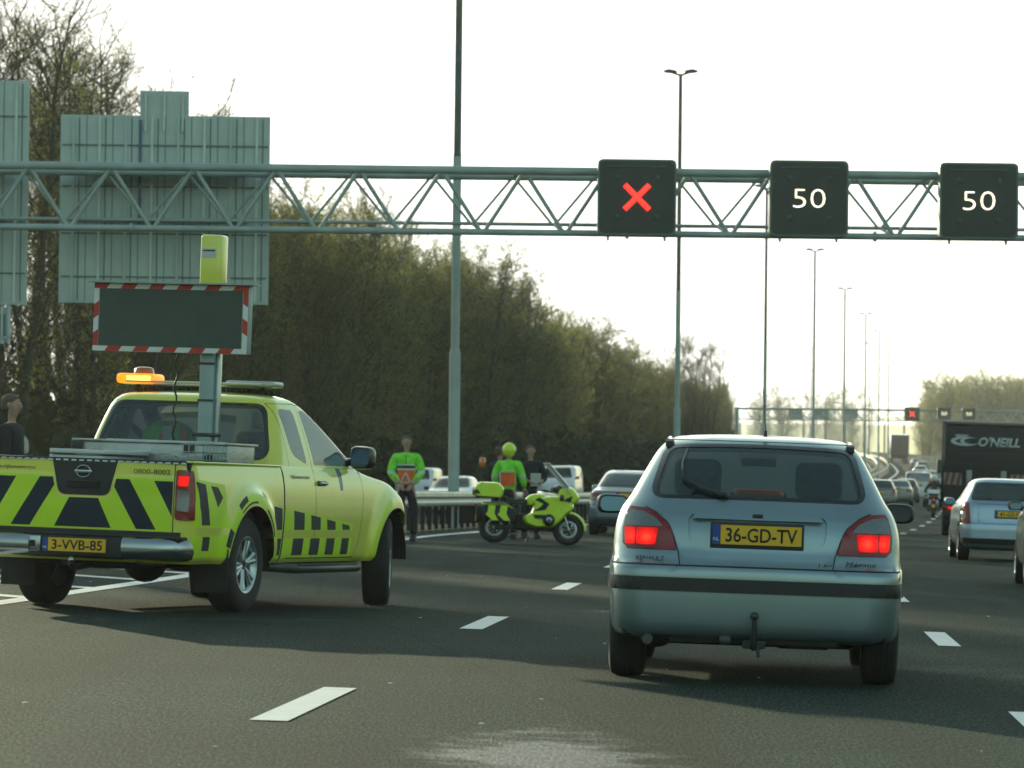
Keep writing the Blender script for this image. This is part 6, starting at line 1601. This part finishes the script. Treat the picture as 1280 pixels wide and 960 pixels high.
names = ['first', 'second', 'third', 'fourth', 'fifth', 'sixth', 'seventh', 'eighth', 'ninth', 'tenth', 'eleventh']
for i, (px, Y, k) in enumerate(far):
    o = copy_tree(LF[k]); t = -12 if i % 2 else -16.5
    col_ = {'w': 'white', 'd': 'dark', 'g': 'grey'}[k]
    tag(o, 'tiny %s oncoming car on the raised bend, %s from the end of the tree row' % (col_, names[i]), 'car', 'oncoming cars on the raised bend')
    # walk along the opposite carriageway until the pixel fits
    best = min(np.arange(430, 720, 2.0), key=lambda y: abs((float(XC(y))+t*widen(y))/y*F+640-px)+(0 if y > 520 else 0))
    on_road(o, float(XC(best))+t*widen(best), best, head=math.atan(slope(best))+PI)

for (px, Y, lb) in ((1150, 470, 'small white car driving up the rise just below the distant truck'), (1163, 400, 'white car ahead of the distant white van beside the black truck')):
    o = copy_tree(w1); tag(o, lb, 'car', QG); on_road(o, at(px, Y)[0], Y)
# black box truck
def truck():
    root = empty('box_truck', 'black box truck with a pale wave logo on its rear doors and striped warning boards', 'truck')
    W, H0, H1, L = 1.26, .95, 3.20, 7.6
    m = MB(); m.box((0, L/2, (H0+H1)/2), (2*W, L, H1-H0), 'truck_black', bev=.03); body = m.build('cargo_box', root)
    m = MB()
    for s_ in (-1, 1): m.box((s_*(W-.05), -.012, (H0+H1)/2), (.10, .03, H1-H0), 'black_gloss', bev=.008); m.box((s_*.02, -.015, 1.6), (.02, .02, 1.25), 'black_plastic')
    m.box((0, -.012, H1-.05), (2*W, .03, .09), 'black_gloss', bev=.008); m.box((0, -.012, 2.34), (2*W-.2, .03, .02), 'black_gloss'); m.box((0, -.01, 2.05), (2*W-.3, .02, .06), 'black_plastic')
    for s_ in (-1, 1):
        m.box((s_*.48, -.03, 1.55), (.16, .03, .62), 'grey_paint', bev=.01)
    m.build('rear_doors', root)
    for s_ in (-1, 1):
        m = MB(); cx = s_*.93; m.box((cx, -.035, 1.60), (.50, .02, .34), 'board_white')
        for k in range(3):
            x0 = cx-.25+k*.17; m.add([(x0, -.047, 1.435), (x0+.09, -.047, 1.435), (x0+.09+s_*.0+.07, -.047, 1.765), (x0+.07, -.047, 1.765)], [(0, 1, 2, 3)], 'board_red')
        m.build('warning_board', root)
    g = MB()
    # wave mark: two crescents
    def cres(cx, cz, rx, rz, a0, a1, w0, flip=1):
        o_, i_ = [], []
        for k in range(25):
            a = R(a0+(a1-a0)*k/24); t = math.sin(PI*k/24)*w0+.004
            o_.append((cx+rx*math.cos(a), cz+rz*math.sin(a))); i_.append((cx+(rx-t)*math.cos(a), cz+(rz-t*.6)*math.sin(a)))
        g.prism(o_+i_[::-1], 'Y', -.040, -.034, 'logo_pale')
    cres(-.62, 2.66, .40, .13, 40, 350, .12); cres(-.52, 2.67, .24, .10, 60, 300, .10)
    g.box((-.72, -.037, 2.83), (.36, .005, .03), 'logo_pale'); g.box((-.72, -.037, 2.785), (.30, .005, .025), 'logo_pale')
    g.build('wave_logo', body)
    text("O'NEILL", 'logo_lettering', .27, 'logo_pale', body, Matrix.Translation((.33, -.034, 2.66)), .006, width=1.16, shear=.25, bold=.035)
    text("ONeiLL", 'logo_lettering', .25, 'logo_pale', body, Matrix.Translation((.42, -.034, 2.54)), .006, width=1.40, shear=.25, bold=.045) if False else None
    m = MB(); m.box((0, 3.8, .72), (1.1, 7.2, .22), 'underbody'); m.box((0, .02, .62), (2.3, .10, .16), 'black_plastic', bev=.02); m.box((0, .3, .85), (2.3, .5, .15), 'underbody')
    for s_ in (-1, 1): m.box((s_*1.0, .85, .55), (.36, .03, .5), 'rubber')
    m.build('underrun_bar', root)
    for s_ in (-1, 1):
        q = MB(); q.box((s_*1.03, -.04, .78), (.34, .05, .12), 'lamp_red', bev=.01); q.box((s_*.98, -.068, .78), (.10, .01, .08), 'brake_on', bev=.003); q.build('tail_lamp', root)
        for y in (1.7, 6.6): make_wheel(y, s_, .45, .28, 1.06, root, rimm='dark_metal')
    m = MB(); m.box((0, L+.85, 1.55), (2.3, 1.5, 1.75), 'dark_paint', bev=.12); m.build('cab', root)
    for s_ in (-1, 1): wing_mirror(root, s_*1.2, L+1.2, 2.0, s_, w=.22, h=.42)
    return root
tr = truck(); on_road(tr, at(1231, 114)[0], 114, head=math.atan(slope(114))-R(.6))
# far truck seen at the bend
root = empty('far_truck', 'dark box truck going round the distant bend left of the black truck', 'truck'); m = MB(); m.box((0, 4, 2.45), (2.5, 8, 2.9), 'dark_paint', bev=.05); m.box((0, 3.9, .8), (2.2, 7.8, .4), 'underbody'); m.build('cargo_box', root)
m = MB(); m.box((0, 9.0, 1.7), (2.4, 1.8, 2.3), 'dark_paint', bev=.1); m.build('cab', root); m = MB(); m.box((0, -.03, 2.5), (2.1, .05, 2.4), 'black_plastic'); m.build('rear_doors', root)
for s_ in (-1, 1):
    for y in (1.6, 8.8): make_wheel(y, s_, .48, .3, 1.05, root, rimm='dark_metal')
on_road(root, at(1124, 560)[0], 560)

# motorcycle with a rider between the queues
def rider_bike():
    root = motorbike(); tag(root, 'small white and dark motorcycle ridden between the lanes left of the black truck', 'motorcycle')
    return root
mb = motorbike(); s = .88; on_road(mb, at(664, 72)[0], 72, head=R(88)); mb.scale = (s, s, s)
mb2 = copy_tree(mb); tag(mb2, 'small motorcycle ridden away between the lanes left of the black truck', 'motorcycle'); mb2.scale = (.95, .95, .95); on_road(mb2, at(1167, 172)[0], 172)
def swap(o, a, b):
    for ch in o.children:
        if ch.type == 'MESH':
            for sl in ch.material_slots:
                if sl.material and sl.material.name == a: sl.link = 'OBJECT'; sl.material = MATS[b]
        swap(ch, a, b)
swap(mb2, 'hiviz_yellow', 'white_paint')
rd = empty('person', 'dark clad motorcyclist seated on the small motorcycle between the lanes', 'person')
skin_mesh('body', [[(0, -.1, .86, .15), (0, -.04, 1.05, .15), (0, .05, 1.28, .17), (0, .06, 1.42, .11), (0, .08, 1.50, .06), (0, .10, 1.62, .10)],
   [(0, -.1, .86, .15), (-.16, .10, .80, .10), (-.24, .28, .62, .07), (-.22, .02, .34, .055), (-.24, .14, .27, .04)], [(0, -.1, .86, .15), (.16, .10, .80, .10), (.24, .28, .62, .07), (.22, .02, .34, .055), (.24, .14, .27, .04)],
   [(0, .06, 1.42, .11), (-.20, .08, 1.38, .08), (-.36, .12, 1.16, .06), (-.36, .34, 1.04, .045)], [(0, .06, 1.42, .11), (.20, .08, 1.38, .08), (.36, .12, 1.16, .06), (.36, .34, 1.04, .045)]], 'dark_cloth', rd, 2)
m = MB(); m.ell((0, .10, 1.66), (.13, .15, .145), 'white_paint', seg=16); m.build('helmet', rd)
on_road(rd, at(1167, 172)[0], 172)

# people standing by the rail
arms_down = (((-.27, -.06, 1.18), (-.10, -.24, .98)), ((.27, -.06, 1.18), (.12, -.24, .96)))
def jk(c):    # sleeve and chest bands
    x, y, z = c
    if .0 < z-1.165 < .05 and abs(x) > .18: return 1
    return 0
p1 = person('person', 'man in bright green jacket with an orange triangle panel, beside the pickup bonnet', (['hiviz_green', 'reflect_tape'], jk), 'dark_cloth', arms_down, vest=vest_front, h=1.84)
X = at(508, 71)[0]; p1.location = (X, 71, ground(X, 71)); p1.rotation_euler.z = R(-4)
p2 = person('person', 'officer in yellow helmet and bright green jacket seen from behind', (['hiviz_green', 'reflect_tape'], jk), 'dark_cloth', (((-.27, 0, 1.18), (-.28, -.16, .98)), ((.28, .0, 1.20), (.30, -.14, 1.0))), helmet='hiviz_yellow', vest=vest_back, h=1.80)
X = at(636, 77)[0]; p2.location = (X, 77, ground(X, 77)); p2.rotation_euler.z = R(165)
p3 = person('person', 'dark haired man in black jacket holding papers, facing the officer in the yellow helmet', (['dark_cloth'],), 'dark_cloth', (((-.27, -.04, 1.18), (-.10, -.28, 1.12)), ((.27, -.04, 1.18), (.16, -.30, 1.10))), h=1.82)
X = at(663, 79)[0]; p3.location = (X, 79, ground(X, 79)); p3.rotation_euler.z = R(10)
m = MB(); m.box((0, 0, 0), (.20, .01, .28), 'white_film', M=Matrix.Rotation(R(30), 4, 'X')); o = m.build('paper_sheet', None, 'white sheet of paper held by the man in the black jacket', 'paper'); o.location = (p3.location.x+.10, 79-.36, p3.location.z+1.14)
p4 = person('person', 'person in black mostly hidden behind the officer in the yellow helmet', (['dark_cloth'],), 'dark_cloth', (((-.27, 0, 1.18), (-.22, -.1, .95)), ((.27, 0, 1.18), (.22, -.1, .95))), hair='hair', h=1.78)
X = at(624.5, 80)[0]; p4.location = (X, 80, ground(X, 80)); p4.rotation_euler.z = R(140)
p5 = person('person', 'person in dark clothes with a pale sleeve standing behind the pickup tailgate', (['dark_cloth'],), 'dark_cloth', (((-.27, 0, 1.18), (-.20, -.12, .95)), ((.27, 0, 1.18), (.24, -.12, .95))), h=1.84)
X = at(13.5, 43)[0]; p5.location = (X, 43, ground(X, 43)); p5.rotation_euler.z = R(78)
m = MB(); m.tube([(.225, -.03, 1.38), (.255, -.035, 1.33), (.262, -.04, 1.28), (.262, -.045, 1.22), (.26, -.05, 1.20)], [.05, .064, .062, .058, .03], 'pale_shirt', 12); m.build('sleeve', p5)


# ------------------------------------------------------------------ haze
hz = MB(); hz.box((0, 500, 24), (1000, 1300, 58), 'seam'); ho = hz.build('haze', kind='stuff')
hm = bpy.data.materials.new('haze'); hm.use_nodes = True; n = hm.node_tree; n.nodes.remove(n.nodes['Principled BSDF'])
vp = n.nodes.new('ShaderNodeVolumePrincipled'); vp.inputs['Color'].default_value = (.93, .95, 1.0, 1); vp.inputs['Density'].default_value = HAZE; vp.inputs['Anisotropy'].default_value = .5
n.links.new(vp.outputs[0], n.nodes['Material Output'].inputs['Volume']); ho.data.materials.clear(); ho.data.materials.append(hm)
tag(ho, 'thin pale haze over the motorway', 'haze')
